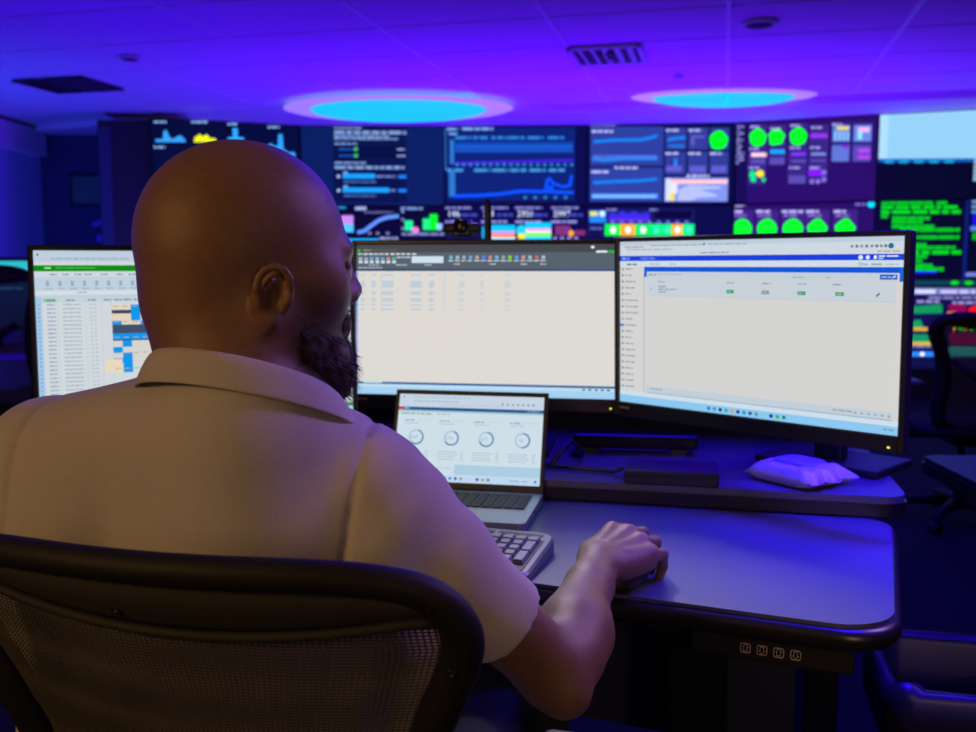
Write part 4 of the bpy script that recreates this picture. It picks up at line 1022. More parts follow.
    for j in range(nY + 1):
        a_, b_ = [], []
        for i in range(nX + 1):
            u, v = -1 + 2 * i / nX, -1 + 2 * j / nY
            k = math.sqrt(max(0, 1 - .35 * v ** 6)); x = u * .245 * k; y = v * .225 + .0
            e = max(0, (1 - u ** 6)) * max(0, (1 - v ** 6))
            z = .452 + .02 * e ** .5 + .018 * u * u * e - (.03 * max(0, v - .5) ** 2 * 4)
            a_.append(bm.verts.new((x, y, z))); b_.append(bm.verts.new((x * .95, y * .95, .425)))
        rowsT.append(a_); rowsB.append(b_)
    for j in range(nY):
        for i in range(nX):
            bm.faces.new((rowsT[j][i], rowsT[j][i + 1], rowsT[j + 1][i + 1], rowsT[j + 1][i])); bm.faces.new((rowsB[j][i], rowsB[j + 1][i], rowsB[j + 1][i + 1], rowsB[j][i + 1]))
    for i in range(nX):
        bm.faces.new((rowsT[0][i], rowsB[0][i], rowsB[0][i + 1], rowsT[0][i + 1])); bm.faces.new((rowsT[nY][i], rowsT[nY][i + 1], rowsB[nY][i + 1], rowsB[nY][i]))
    for j in range(nY):
        bm.faces.new((rowsT[j][0], rowsT[j + 1][0], rowsB[j + 1][0], rowsB[j][0])); bm.faces.new((rowsT[j][nX], rowsB[j][nX], rowsB[j + 1][nX], rowsT[j + 1][nX]))
    bm_obj('seat', bm, M_seat, t, True)
    for q in (-1, 1):
        tube('arm_post', [(q * .15, -.08, .415), (q * .25, -.08, .415), (q * .275, -.075, .46), (q * .272, -.065, .635)], [.018, .018, .018, .016], M_frame, t, flat=1.0)
        bm = bmesh.new(); bm_box(bm, (q * .262, -.03, .648), (.085, .25, .028), bevel=.013, seg=3)
        bm_obj('arm_pad', bm, mat('arm_pad', (0.06, 0.065, 0.07), 0.45), t, True)
    box('tilt_mechanism', (0, -.03, .395), (.16, .22, .055), M_black_metal, t, bevel=.012)
    lathe('gas_lift', [(.026, .11), (.026, .26), (.016, .262), (.016, .38)], M_black_metal, t, 20)
    lathe('hub', [(.045, .06), (.05, .085), (.045, .125), (.03, .13)], M_frame, t, 20)
    for k in range(5):
        a = 2 * math.pi * k / 5 + .3; dx, dy = math.cos(a), math.sin(a)
        tube('base_leg', [(dx * .03, dy * .03, .095), (dx * .16, dy * .16, .085), (dx * .30, dy * .30, .066)], [.026, .021, .016], M_frame, t, n=10)
        c = lathe('caster', [(.010, -.022), (.026, -.021), (.028, -.012), (.022, -.002), (.022, .002), (.028, .012), (.026, .021), (.010, .022)], M_black, t, 18)
        c.matrix_local = Matrix.Translation((dx * .30, dy * .30, .0285)) @ Matrix.Rotation(a + 1.2, 4, 'Z') @ Matrix.Rotation(R(90), 4, 'X')
        cs_ = tube('caster_stem', [(dx * .30, dy * .30, .05), (dx * .30, dy * .30, .066)], .007, M_black_metal, t, n=8)
    return t
ch = make_chair('office_chair', 'black mesh-back office chair the man sits on', group='black mesh office chairs')
ch.location = (-0.175, 0.970, -0.0); ch.rotation_euler = (0, 0, -R(14))
c2 = make_chair('office_chair', '', dense=0.36, thick=1.9); c2.location = (2.16, 4.27, 0.03); c2.rotation_euler = (0, 0, R(-6))
c2.location.z = 0.0
tag(c2, 'empty black mesh-back office chair at far right, dashboards glimpsed through it', 'office chair', 'black mesh office chairs')
c3 = copy_tree(ch); c3.scale = (1.2, 1.2, 1.215); c3.location = (-2.13, 4.3, 0.0); c3.rotation_euler = (0, 0, R(-6))
tag(c3, 'empty dark office chair at the far left edge, behind the left monitor', 'office chair', 'black mesh office chairs')
# console of the neighbouring row at far left
d3 = thing('console_desk', 'dark operator console at the far left edge', 'desk', (-2.9, 5.0, 0), R(4))
box('worktop', (0, 0, .725), (1.8, .8, .03), M_desk, d3, bevel=.005)
for q in (-1, 1): box('side_panel', (q * .85, 0, .355), (.04, .76, .71), M_black, d3)
box('screen_shelf', (0, .28, 1.175), (1.8, .03, .03), M_black_metal, d3)
for q in (-.86, 0.42, .86): box('post', (q, .28, .975), (.035, .035, .47), M_black_metal, d3)
t = thing('console_monitor', 'small cyan-lit monitor on the console at the far left edge', 'monitor', (-2.62, 4.99, .741), R(4))
box('housing', (0, .02, .28), (.62, .03, .38), M_black, t, bevel=.006)
s = Scr(.59, .34); s.rect(0, 0, 1, 1, (4, 40, 90)); s.rect(0, 0, 1, .16, (50, 190, 205)); s.text(.1, .4, .8, .04, (40, 110, 150)); so = s.build('screen', SCR_MON, t, 0.003); so.location = (0, 0, .28)
box('stand', (0, .05, .1), (.06, .03, .2), M_black, t); box('base', (0, .03, .006), (.22, .16, .012), M_black, t)

# ------------------------------------------------------------------ the man: one continuous body grown from a distance field
class Field:
    def __init__(s, lo, hi, h):
        s.lo = np.array(lo, np.float32); s.h = h
        s.n = [int(math.ceil((b - a) / h)) + 1 for a, b in zip(lo, hi)]
        s.d = np.full(s.n, 0.06, np.float32)
    def sub(s, lo, hi, pad):
        i0 = [max(0, int((a - pad - o) / s.h)) for a, o in zip(lo, s.lo)]
        i1 = [min(n, int((b + pad - o) / s.h) + 2) for b, o, n in zip(hi, s.lo, s.n)]
        if any(a >= b for a, b in zip(i0, i1)): return None
        sl = tuple(slice(a, b) for a, b in zip(i0, i1))
        ax = [(s.lo[k] + s.h * np.arange(i0[k], i1[k])).astype(np.float32) for k in range(3)]
        return sl, (ax[0][:, None, None], ax[1][None, :, None], ax[2][None, None, :])
    def put(s, sl, b, k, mode):
        a = s.d[sl]
        if mode == 'sub':
            b = -b
            if k > 0:
                h = np.clip(.5 + .5 * (b - a) / k, 0, 1); s.d[sl] = a * (1 - h) + b * h + k * h * (1 - h)
            else: s.d[sl] = np.maximum(a, b)
        elif mode == 'int':
            s.d[sl] = np.maximum(a, b)
        else:
            if k > 0:
                h = np.clip(.5 + .5 * (b - a) / k, 0, 1); s.d[sl] = b * (1 - h) + a * h - k * h * (1 - h)
            else: s.d[sl] = np.minimum(a, b)
    def capsule(s, a, b, ra, rb=None, k=0.01, mode='add', flat=None):
        rb = ra if rb is None else rb
        a = np.array(a, np.float32); b = np.array(b, np.float32); r = max(ra, rb)
        q = s.sub(np.minimum(a, b) - r, np.maximum(a, b) + r, k + .02)
        if q is None: return
        sl, (x, y, z) = q; ab = b - a; L2 = float(ab @ ab) + 1e-9
        t = np.clip(((x - a[0]) * ab[0] + (y - a[1]) * ab[1] + (z - a[2]) * ab[2]) / L2, 0, 1)
        dx, dy, dz = x - a[0] - t * ab[0], y - a[1] - t * ab[1], z - a[2] - t * ab[2]
        if flat is not None:   # squash along a direction: (unit vector, factor)
            v, f_ = flat; c = dx * v[0] + dy * v[1] + dz * v[2]; g = f_ - 1
            dx, dy, dz = dx + c * g * v[0], dy + c * g * v[1], dz + c * g * v[2]
        s.put(sl, np.sqrt(dx * dx + dy * dy + dz * dz) - (ra + (rb - ra) * t), k, mode)
    def ell(s, c, rad, M=None, k=0.01, mode='add'):
        c = np.array(c, np.float32); r = max(rad)
        q = s.sub(c - r, c + r, k + .02)
        if q is None: return
        sl, (x, y, z) = q; x, y, z = x - c[0], y - c[1], z - c[2]
        if M is not None:
            M = np.array(M, np.float32)   # rows: local axes in world
            x, y, z = M[0, 0] * x + M[0, 1] * y + M[0, 2] * z, M[1, 0] * x + M[1, 1] * y + M[1, 2] * z, M[2, 0] * x + M[2, 1] * y + M[2, 2] * z
        k0 = np.sqrt((x / rad[0]) ** 2 + (y / rad[1]) ** 2 + (z / rad[2]) ** 2)
        k1 = np.sqrt((x / rad[0] ** 2) ** 2 + (y / rad[1] ** 2) ** 2 + (z / rad[2] ** 2) ** 2) + 1e-6
        s.put(sl, k0 * (k0 - 1) / k1, k, mode)
    def plane(s, p, n):          # keep the side the normal points away from, everywhere in a box
        pass
    def surface(s):
        d = s.d; ins = d < 0
        n0, n1, n2 = d.shape
        cnt = np.zeros((n0 - 1, n1 - 1, n2 - 1), np.uint8)
        for i in (0, 1):
            for j in (0, 1):
                for k in (0, 1): cnt += ins[i:n0 - 1 + i, j:n1 - 1 + j, k:n2 - 1 + k]
        act = np.argwhere((cnt > 0) & (cnt < 8)).astype(np.int32)
        idx = np.full(cnt.shape, -1, np.int32); idx[act[:, 0], act[:, 1], act[:, 2]] = np.arange(len(act))
        corner = {}
        for i in (0, 1):
            for j in (0, 1):
                for k in (0, 1): corner[(i, j, k)] = d[act[:, 0] + i, act[:, 1] + j, act[:, 2] + k]
        acc = np.zeros((len(act), 3), np.float64); num = np.zeros(len(act))
        C = list(corner)
        for a in C:
            for ax in range(3):
                if a[ax] == 0:
                    b = list(a); b[ax] = 1; b = tuple(b)
                    va, vb = corner[a], corner[b]; m = (va < 0) != (vb < 0)
                    t = np.where(m, va / np.where(m, va - vb, 1), 0)
                    for q in range(3): acc[:, q] += np.where(m, a[q] + (t if q == ax else 0), 0)
                    num += m
        pos = (act + acc / num[:, None]) * s.h + s.lo
        quads = []
        for ax in range(3):
            u, v = [(1, 2), (2, 0), (0, 1)][ax]
            e0 = [slice(None)] * 3; e1 = [slice(None)] * 3
            e0[ax] = slice(0, -1); e1[ax] = slice(1, None)
            A, B = ins[tuple(e0)], ins[tuple(e1)]
            E_ = np.argwhere(A != B)
            E_ = E_[(E_[:, u] > 0) & (E_[:, v] > 0) & (E_[:, u] < d.shape[u] - 1) & (E_[:, v] < d.shape[v] - 1)]
            o = []
            for du, dv in ((-1, -1), (0, -1), (0, 0), (-1, 0)):
                c = E_.copy(); c[:, u] += du; c[:, v] += dv; o.append(idx[c[:, 0], c[:, 1], c[:, 2]])
            Q = np.stack(o, 1); fl = A[E_[:, 0], E_[:, 1], E_[:, 2]]
            Q = np.where(fl[:, None], Q, Q[:, ::-1]); quads.append(Q)
        Q = np.concatenate(quads); Q = Q[(Q >= 0).all(1)]
        return pos, Q
def np_mesh(name, pos, Q, m, parent=None, colors=None, relax=2):
    me = bpy.data.meshes.new(name)
    me.vertices.add(len(pos)); me.vertices.foreach_set('co', pos.astype(np.float32).ravel())
    me.loops.add(Q.size); me.loops.foreach_set('vertex_index', Q.astype(np.int32).ravel())
    me.polygons.add(len(Q)); me.polygons.foreach_set('loop_start', np.arange(0, Q.size, 4, dtype=np.int32))
    me.update(calc_edges=True); me.validate()
    if colors is not None:
        at = me.color_attributes.new('col', 'FLOAT_COLOR', 'POINT')
        at.data.foreach_set('color', np.concatenate([colors, np.ones((len(colors), 1))], 1).astype(np.float32).ravel())
    return link(name, me, m, parent, True)
def smooth_mesh(pos, Q, it=2, lam=.5):
    pos = pos.copy(); n = len(pos)
    e = np.concatenate([Q[:, [0, 1]], Q[:, [1, 2]], Q[:, [2, 3]], Q[:, [3, 0]]]); e = np.concatenate([e, e[:, ::-1]])
    deg = np.bincount(e[:, 0], minlength=n).astype(float)
    for _ in range(it):
        acc = np.stack([np.bincount(e[:, 0], weights=pos[e[:, 1], q], minlength=n) for q in range(3)], 1)
        pos += lam * (acc / np.maximum(deg, 1)[:, None] - pos)
    return pos
def V3(*a): return np.array(a, np.float64)

PSI, PIT = R(60), R(-2)
Hc = V3(-0.224, 0.905, 1.165)
HF = V3(math.sin(PSI), math.cos(PSI), 0); HR = V3(math.cos(PSI), -math.sin(PSI), 0); HU = V3(0, 0, 1)
HF, HU = HF * math.cos(PIT) + HU * math.sin(PIT), HU * math.cos(PIT) - HF * math.sin(PIT)
HM = np.stack([HR, HF, HU])
def hp(x, y, z): return Hc + HR * x + HF * y + HU * z
# joints in the room
SR, ER, WR = V3(-.109, .872, .951), V3(.069, .943, .752), V3(.143, 1.195, .785)
SL, EL, WL = V3(-.428, .925, .968), V3(-.545, 1.085, .770), V3(-.350, 1.300, .795)
NB = V3(-.222, .870, 1.048)            # base of the neck
BF = V3(math.sin(R(16)), math.cos(R(16)), 0); BR = V3(math.cos(R(16)), -math.sin(R(16)), 0); BU = V3(0, 0, 1)
PEL = V3(-.19, .945, .53)              # pelvis

f = Field((-.60, .70, .62), (.30, 1.46, 1.31), .0026)
# skull and face
f.ell(hp(0, -.010, .034), (.0775, .0960, .0865), HM, 0)
f.ell(hp(0, -.038, .005), (.064, .056, .062), HM, .03)
f.ell(hp(0, .030, -.020), (.063, .064, .076), HM, .03)
for q in (-1, 1):
    f.capsule(hp(q * .056, -.004, -.038), hp(q * .024, .064, -.086), .018, .017, .03)
    f.ell(hp(q * .043, .050, -.012), (.020, .024, .022), HM, .03)          # cheek bone
f.capsule(hp(-.014, .072, -.086), hp(.014, .072, -.086), .019, .019, .025)  # chin
for q in (-1, 1):
    f.ell(hp(q * .036, .100, .004), (.022, .030, .0145), HM, .014, 'sub')    # eye socket
    f.capsule(hp(q * .012, .086, .022), hp(q * .041, .075, .023), .0095, .008, .012)  # brow
    f.ell(hp(q * .032, .076, .002), (.0125, .0125, .0125), HM, .002)        # eyeball
    f.capsule(hp(q * .021, .0845, -.0055), hp(q * .043, .079, -.005), .0035, .003, .005)   # lower lid
    f.capsule(hp(q * .021, .087, .009), hp(q * .044, .080, .008), .0035, .003, .004)   # upper lid
f.capsule(hp(0, .086, .012), hp(0, .101, -.016), .008, .0110, .012)          # nose
for q in (-1, 1): f.ell(hp(q * .0115, .094, -.022), (.0085, .010, .008), HM, .008)
f.capsule(hp(-.018, .087, -.047), hp(.018, .087, -.047), .0075, .0075, .008)  # lips
f.capsule(hp(-.016, .086, -.056), hp(.016, .086, -.056), .008, .008, .005)
# ears
for q in (-1, 1):
    ang = R(22) * q
    eR = HR * math.cos(ang) + HF * -math.sin(ang) * 1; eF = HF * math.cos(ang) + HR * math.sin(ang)
    tl_ = R(-12); eF2 = eF * math.cos(tl_) + HU * math.sin(tl_); eU2 = HU * math.cos(tl_) - eF * math.sin(tl_)
    EM = np.stack([eR, eF2, eU2]); ec = hp(q * .0815, -.004, -.021)
    P_ = lambda a, b, c: ec + eR * (q * a) + eF2 * b + eU2 * c
    f.ell(P_(-.002, .002, .0), (.0055, .0155, .024), EM, .006)
    rim = [(.004, .013, .010), (.007, .010, .018), (.0095, .004, .0235), (.0105, -.004, .0242), (.0112, -.011, .020), (.0112, -.0148, .012), (.0105, -.0152, .003), (.0085, -.0135, -.006), (.006, -.010, -.013), (.003, -.004, -.021)]
    for a, b in zip(rim, rim[1:]): f.capsule(P_(*a), P_(*b), .0036, .0036, .003)
    f.ell(P_(.002, .002, -.021), (.0055, .0078, .008), EM, .004)              # lobe
    f.ell(P_(.006, .003, -.002), (.007, .0075, .012), EM, .004, 'sub')       # bowl of the ear
    f.capsule(P_(.0055, -.004, .013), P_(.006, -.0075, .003), .0026, .0026, .004); f.capsule(P_(.006, -.0075, .003), P_(.0045, -.006, -.008), .0026, .0024, .004)
    f.capsule(P_(.002, .013, -.004), P_(.002, .013, .002), .0045, .004, .003)
# neck, shoulders, trunk
f.capsule(hp(0, -.030, -.045), NB + V3(-.004, .0, -.02), .063, .068, .03)
f.capsule(hp(0, .012, -.055), NB + BF * .05 + V3(0, 0, -.02), .050, .055, .03)
f.capsule(hp(0, -.052, -.03), NB - BF * .006, .036, .044, .03)               # nape
f.capsule(NB + V3(0, 0, -.075), SR + V3(-.02, 0, -.01), .050, .038, .03); f.capsule(NB + V3(0, 0, -.03), SL + V3(.02, 0, -.01), .050, .040, .04)
TC = NB + BF * .06 + V3(0.01, 0, -.19)
BM = np.stack([BR, BF, BU])
f.ell(TC, (.150, .090, .155), BM, .03)
f.capsule(TC + V3(0, 0, -.05), V3(-.20, .94, .66), .10, .10, .04)
# arms
def arm(S, E_, W_):
    f.capsule(S, S + (E_ - S) * .45, .046, .041, .02); f.capsule(S + (E_ - S) * .45, E_, .041, .036, .015)
    d = W_ - E_; u = d / np.linalg.norm(d); side = np.cross(u, V3(0, 0, 1)); side /= np.linalg.norm(side)
    f.capsule(E_, E_ + d * .30 + side * .006, .036, .0415, .02)
    f.capsule(E_ + d * .12 + side * .014, E_ + d * .42 + side * .006, .030, .032, .02)
    f.capsule(E_ + d * .30, E_ + d * .75, .0405, .029, .015); f.capsule(E_ + d * .75, W_, .029, .0255, .012)
arm(SR, ER, WR); arm(SL, EL, WL)
f.ell(ER + V3(.012, -.022, -.018), (.020, .020, .020), None, .02)
# hands
def hand(W_, yaw, flip, curl, lift):
    hf = V3(math.sin(yaw), math.cos(yaw), 0); hr = V3(math.cos(yaw), -math.sin(yaw), 0) * flip; up = V3(0, 0, 1)
    roll = R(12); hr = hr * math.cos(roll) - up * math.sin(roll)     # little-finger side lower
    hu = up * math.cos(roll) + hr * math.sin(roll)
    spec = [(-.034, .086, .043, .027, .022, .0093), (-.0115, .091, .047, .030, .023, .0095), (.0115, .086, .043, .028, .022, .0090), (.033, .076, .034, .022, .020, .0080)]
    out = []
    f.capsule(W_, W_ + hf * .03, .0245, .026, .012, flat=(hu, 1.25))
    for i, (o, L, p1, p2, p3, r) in enumerate(spec):
        m = W_ + hf * L + hr * o + hu * (lift - (.004, 0, .002, .008)[i])
        f.capsule(W_ + hf * .012 + hr * o * .55, m, .0165, .0125, .010)
        f.ell(m + hu * .003, (.0100, .0100, .0095), None, .008)       # knuckle
        f.capsule(W_ + hf * .030 + hr * o * .6 + hu * (lift * .4 + .0135), m + hu * .0095, .0028, .0030, .007)   # tendon
        sp = hf + hr * (o * 2.6); sp /= np.linalg.norm(sp); out.append((m, sp, p1, p2, p3, r, hu, i))
    f.capsule(W_ + hf * .03 + hr * .020 - hu * .006, W_ + hf * .068 + hr * .032 - hu * .004, .016, .013, .012)   # heel of the little finger
    # thumb from the side of the palm near its base
    t0 = W_ + hf * .018 - hr * .018 - hu * .006; t1 = W_ + hf * .052 - hr * .046 - hu * .012; t2 = W_ + hf * .082 - hr * .050 - hu * .018; t3 = W_ + hf * .104 - hr * .044 - hu * .022
    f.capsule(t0, t1, .018, .0125, .014); f.capsule(t1, t2, .0118, .0105, .004); f.capsule(t2, t3, .0105, .0085, .003)
    for m, sp, p1, p2, p3, r, hu, i in out:
        def dn(a): return sp * math.cos(a) - hu * math.sin(a)
        a1, a2, a3 = [R(c) for c in curl]
        A = m + dn(a1) * p1; B = A + dn(a2) * p2; C_ = B + dn(a3) * p3
        f.capsule(m, A, r * 1.12, r, .003); f.ell(A + hu * .001, (r * 1.1, r * 1.1, r * 1.06), None, .003)
        f.capsule(A, B, r, r * .93, .0025); f.capsule(B, C_, r * .93, r * .78, .0025)
    return out
HRo = hand(WR, R(38), 1, (14, 66, 100), .016)
HLo = hand(WL, R(48), -1, (15, 45, 60), .010)
pos, Q = f.surface(); pos = smooth_mesh(pos, Q, 3, .5)
# skin colour by place: darker scalp stubble, brows, lips, eyes
loc = (pos - Hc) @ HM.T
sk = np.tile(np.array((0.195, 0.098, 0.060)), (len(pos), 1))
inhead = np.linalg.norm(pos - Hc, axis=1) < .16
def paint(mask, c, a=1.0):
    m = (np.clip(mask, 0, 1) * a)[:, None]; sk[:] = sk * (1 - m) + np.array(c) * m
x, y, z = loc.T
sstep = lambda e0, e1, v: np.clip((v - e0) / (e1 - e0), 0, 1)
paint(inhead * sstep(-.01, -.04, z) * sstep(.0, .03, y), (0.05, 0.03, 0.025), .8)            # beard shadow
paint(inhead * sstep(.006, .002, abs(z - .027)) * sstep(.070, .076, y) * sstep(.010, .014, abs(x)) * sstep(.05, .046, abs(x)), (0.02, 0.012, 0.01))
for q in (-1, 1):
    dE = np.linalg.norm(loc - np.array((q * .032, .076, .002)), axis=1)
    paint(inhead * (dE < .0131) * 1.0, (0.5, 0.48, 0.46)); paint(inhead * (np.linalg.norm(loc - np.array((q * .034, .0882, .002)), axis=1) < .0055), (0.03, 0.015, 0.01))
paint(inhead * sstep(.008, .004, abs(z + .051)) * sstep(.085, .091, y) * sstep(.02, .016, abs(x)), (0.22, 0.09, 0.08))
for m, sp, p1, p2, p3, r, hu, i in HRo: paint(sstep(.016, .006, np.linalg.norm(pos - m - hu * .012, axis=1)), (0.30, 0.13, 0.085), .7)
man = np_mesh('person', pos, Q, attr_mat('skin', 0.46, spec=0.45, bump=0.25, bscale=900, noise=.18, sss=0.06), None, sk)
tag(man, 'bald bearded man in a pale polo shirt, seen from behind, hand on mouse', 'person')

# shirt
g = Field((-.62, .72, .45), (.12, 1.20, 1.10), .0035)
g.ell(TC + V3(0, 0, .0) , (.185, .118, .175), BM, .0)
g.ell(TC + BF * -.02 + V3(-.01, 0, .045), (.155, .100, .115), BM, .05)
g.capsule(TC + V3(-.005, 0, -.06), V3(-.20, .945, .58), .138, .150, .05)
g.ell(V3(-.20, .955, .60), (.185, .140, .13), BM, .05)
g.capsule(NB + V3(-.01, 0, -.078), SR + V3(-.015, 0, -.006), .058, .052, .04); g.capsule(NB + V3(0, 0, -.03), SL + V3(.0, 0, .006), .068, .066, .04)
g.capsule(SL + V3(.035, -.005, -.06), V3(-.345, .925, .70), .095, .115, .05)
g.capsule(NB + BF * -.025 + V3(0, 0, -.05), NB + BF * -.02 + V3(0, 0, -.14), .075, .085, .05)
for S_, E_, hem in ((SR, ER, .70), (SL, EL, .66)):
    d = E_ - S_; Hm = S_ + d * hem
    g.capsule(S_, S_ + d * .35, .059, .050, .022); g.capsule(S_ + d * .3, S_ + d * (hem + .35), .050, .0495, .012)
    # open the sleeve below the hem and hollow it out
    n_ = d / np.linalg.norm(d)
    q = g.sub(np.minimum(Hm, E_ + d * .3) - .085, np.maximum(Hm, E_ + d * .3) + .085, 0)
    sl, (X, Y, Z) = q
    pl_ = (X - Hm[0]) * n_[0] + (Y - Hm[1]) * n_[1] + (Z - Hm[2]) * n_[2]
    ax_ = np.sqrt(np.maximum(0, (X - Hm[0]) ** 2 + (Y - Hm[1]) ** 2 + (Z - Hm[2]) ** 2 - pl_ ** 2))
    cut = np.where(ax_ < .085, pl_, -1.0); g.d[sl] = np.maximum(g.d[sl], cut)
    g.capsule(Hm - d * .10, E_ + d * .4, .0415, .0435, .0, 'sub')
# neck opening
g.capsule(NB + V3(0, 0, .0), hp(0, -.02, -.05), .064, .070, .0, 'sub')
# folds
X, Y, Z = [(g.lo[k] + g.h * np.arange(g.n[k])).astype(np.float32) for k in range(3)]
X, Y, Z = X[:, None, None], Y[None, :, None], Z[None, None, :]
arms = np.clip(1 - np.sqrt((X + .07) ** 2 + (Y - .86) ** 2 + (Z - .86) ** 2) / .16, 0, 1)
fold = .0036 * np.sin(26 * X + 38 * Z + 6 * np.sin(9 * X)) * np.sin(7 * Z + 2 * X) + .0046 * arms * np.sin(95 * (X * .75 - Z * .55) + 3 * np.sin(22 * Z)) + .0026 * np.sin(60 * Z - 18 * X + 2 * np.sin(30 * X)) * np.clip((.98 - Z) / .2, 0, 1)
g.d += fold * np.clip(np.sqrt((X - .02) ** 2 + (Y - .922) ** 2 + (Z - .81) ** 2) / .09 - .35, .08, 1)
# sleeve seams pressed in
for S_, E_ in ((SR, ER), (SL, EL)):
    c_ = NB + V3(0, 0, -.05); n_ = S_ - c_; n_ = n_ * np.array((1, 1, .35)); n_ /= np.linalg.norm(n_); p0 = S_ - n_ * .012
    tt = (X - p0[0]) * n_[0] + (Y - p0[1]) * n_[1] + (Z - p0[2]) * n_[2]
    near = np.sqrt((X - S_[0]) ** 2 + (Y - S_[1]) ** 2 + (Z - S_[2] + .03) ** 2) < .13
    g.d += np.where(near, .0046 * np.exp(-(tt / .0032) ** 2) - .0016 * np.clip(tt / .02, 0, 1), 0)
ps, Qs = g.surface(); ps = smooth_mesh(ps, Qs, 3, .5)
M_shirt = mat('shirt_knit', (0.52, 0.49, 0.49), 0.88, noise=0.10, nscale=420, bump=0.55, bscale=1100, spec=0.2, sheen=0.25)
shirt = np_mesh('polo_shirt', ps, Qs, M_shirt, man); shirt['label'] = 'pale grey-beige knit polo shirt'
# collar: a folded band round the neck, open at the front
cc = NB + V3(-.004, .012, 0)
bm = bmesh.new(); rows = []; NA = 44
for i in range(NA + 1):
    a = R(-158 + 316 * i / NA)          # 0 = nape
    dr = -BF * math.cos(a) + BR * math.sin(a)
    fr_ = (1 - math.cos(a)) / 2          # 0 back, 1 front
    s_ = math.sin(a)
    zt = 1.099 - .066 * fr_ ** 1.1 - .006 * s_
    prof_ = [(.070, zt - .030), (.072, zt - .008), (.0755, zt), (.0805, zt - .003), (.086 + .004 * fr_, zt - .013 - .003 * fr_), (.0905 + .008 * fr_, zt - .026 - .008 * fr_), (.0925 + .008 * fr_, zt - .029 - .009 * fr_)]
    ex = 1.0 + .06 * abs(s_)
    rows.append([bm.verts.new(tuple(cc + dr * (r_ * ex) + V3(0, 0, z_ - cc[2]))) for r_, z_ in prof_])
for A, B in zip(rows, rows[1:]):
    for k in range(len(A) - 1): bm.faces.new((A[k], A[k + 1], B[k + 1], B[k]))
co = bm_obj('collar', bm, M_shirt, shirt, True)
sm = co.modifiers.new('s', 'SOLIDIFY'); sm.thickness = .0032; sm.offset = 0
sb = co.modifiers.new('b', 'SUBSURF'); sb.levels = 1; sb.render_levels = 1
# sleeve hem bands
for S_, E_, hem in ((SR, ER, .70), (SL, EL, .66)):
    pass
# beard: dark mass on the jaw with fine bristles
bfld = Field(tuple(Hc - .17), tuple(Hc + .17), .0028)
for q in (-1, 1):
    bfld.capsule(hp(q * .058, .008, -.030), hp(q * .050, .032, -.070), .010, .018, .012)
    bfld.capsule(hp(q * .052, .030, -.060), hp(q * .036, .062, -.066), .014, .013, .012)
    bfld.capsule(hp(q * .050, .034, -.074), hp(q * .022, .066, -.098), .019, .024, .015)
    bfld.capsule(hp(q * .027, .075, -.046), hp(q * .022, .072, -.086), .008, .014, .010)
    bfld.capsule(hp(q * .004, .0895, -.0365), hp(q * .027, .079, -.046), .0062, .0062, .006)
bfld.capsule(hp(-.015, .070, -.104), hp(.015, .070, -.104), .025, .025, .015)
bfld.capsule(hp(-.014, .080, -.076), hp(.014, .080, -.076), .0135, .0135, .01)
bfld.capsule(hp(-.014, .079, -.090), hp(.014, .079, -.090), .018, .018, .012)
Xb, Yb, Zb = [(bfld.lo[k] + bfld.h * np.arange(bfld.n[k])).astype(np.float32) for k in range(3)]
Xb, Yb, Zb = Xb[:, None, None], Yb[None, :, None], Zb[None, None, :]
bfld.d += .0016 * np.sin(300 * Xb + 90 * Zb) * np.sin(280 * Yb + 130 * Zb) + .001 * np.sin(500 * Zb + 200 * Xb)
pb, Qb = bfld.surface()
M_beard = mat('beard_hair', (0.018, 0.012, 0.010), 0.6, noise=.4, nscale=300, bump=.8, bscale=1500)
beard = np_mesh('beard', pb, Qb, M_beard, man); beard['label'] = 'short full black beard'
rng = np.random.default_rng(5); lb = (pb - Hc) @ HM.T
sel = np.flatnonzero((lb[:, 2] < -.03)); cen = np.array((0, .035, -.06)); bm = bmesh.new()
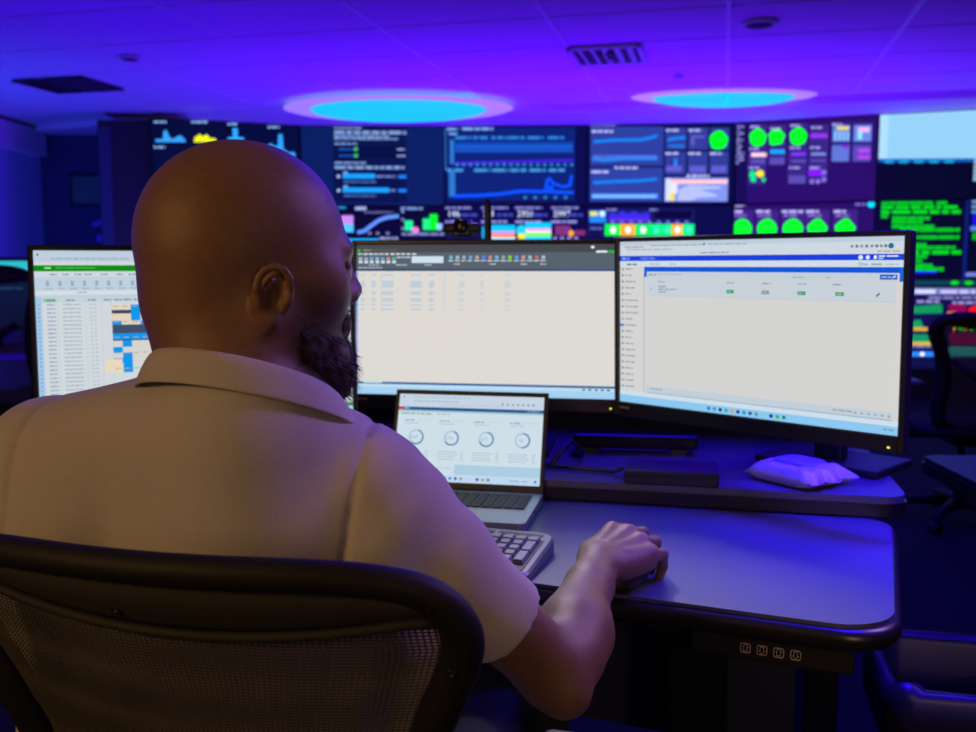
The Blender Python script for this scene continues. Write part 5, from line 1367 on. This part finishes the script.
for i in rng.choice(sel, 4200):
    p = pb[i]; o_ = lb[i] - cen; o_ /= np.linalg.norm(o_) + 1e-6
    dl = o_ + np.array((0, .25, -.55)) + rng.normal(0, .35, 3); dl /= np.linalg.norm(dl); d = HM.T @ dl
    L = rng.uniform(.005, .013); s1 = np.cross(d, rng.normal(size=3)); s1 /= np.linalg.norm(s1); s2 = np.cross(d, s1); rr_ = .00032
    a, b, c = [bm.verts.new(tuple(p + (s1 * math.cos(k * 2.09) + s2 * math.sin(k * 2.09)) * rr_)) for k in range(3)]
    e = bm.verts.new(tuple(p + d * L))
    bm.faces.new((a, b, e)); bm.faces.new((b, c, e)); bm.faces.new((c, a, e))
br = bm_obj('bristles', bm, M_beard, beard); br['kind'] = 'stuff'
# trousers and shoes
tf = Field((-.45, .74, .06), (.22, 1.62, .72), .0065)
tf.ell(V3(-.20, .94, .555), (.172, .130, .095), BM, 0)
KN = []
for q in (-1, 1):
    hip = V3(-.20, .93, .535) + BR * (q * .085); kn = hip + BF * .42 + BR * (q * .05) + V3(0, 0, -.01); an = kn + BF * .02 + V3(0, 0, -.425)
    tf.capsule(hip, kn, .086, .066, .03); tf.capsule(kn, an, .064, .050, .02); KN.append(an)
pt, Qt = tf.surface(); pt = smooth_mesh(pt, Qt, 3, .5)
np_mesh('trousers', pt, Qt, mat('trouser_cloth', (0.02, 0.022, 0.03), 0.9, bump=.4, bscale=700), man)
for an in KN:
    sf = Field(tuple(an + V3(-.14, -.12, -.13)), tuple(an + V3(.17, .26, .08)), .005)
    z0 = .002
    heel = V3(an[0], an[1], .045) - BF * .03; toe = V3(an[0], an[1], .034) + BF * .17
    sf.capsule(heel, toe, .042, .032, 0); sf.capsule(V3(an[0], an[1], .07), V3(an[0], an[1], .10), .042, .045, .03)
    Zs = (sf.lo[2] + sf.h * np.arange(sf.n[2]))[None, None, :]
    sf.d = np.maximum(sf.d, (z0 - Zs).astype(np.float32))
    p_, q_ = sf.surface(); np_mesh('shoe', smooth_mesh(p_, q_, 1), q_, mat('shoe_leather', (0.015, 0.013, 0.012), .4), man)
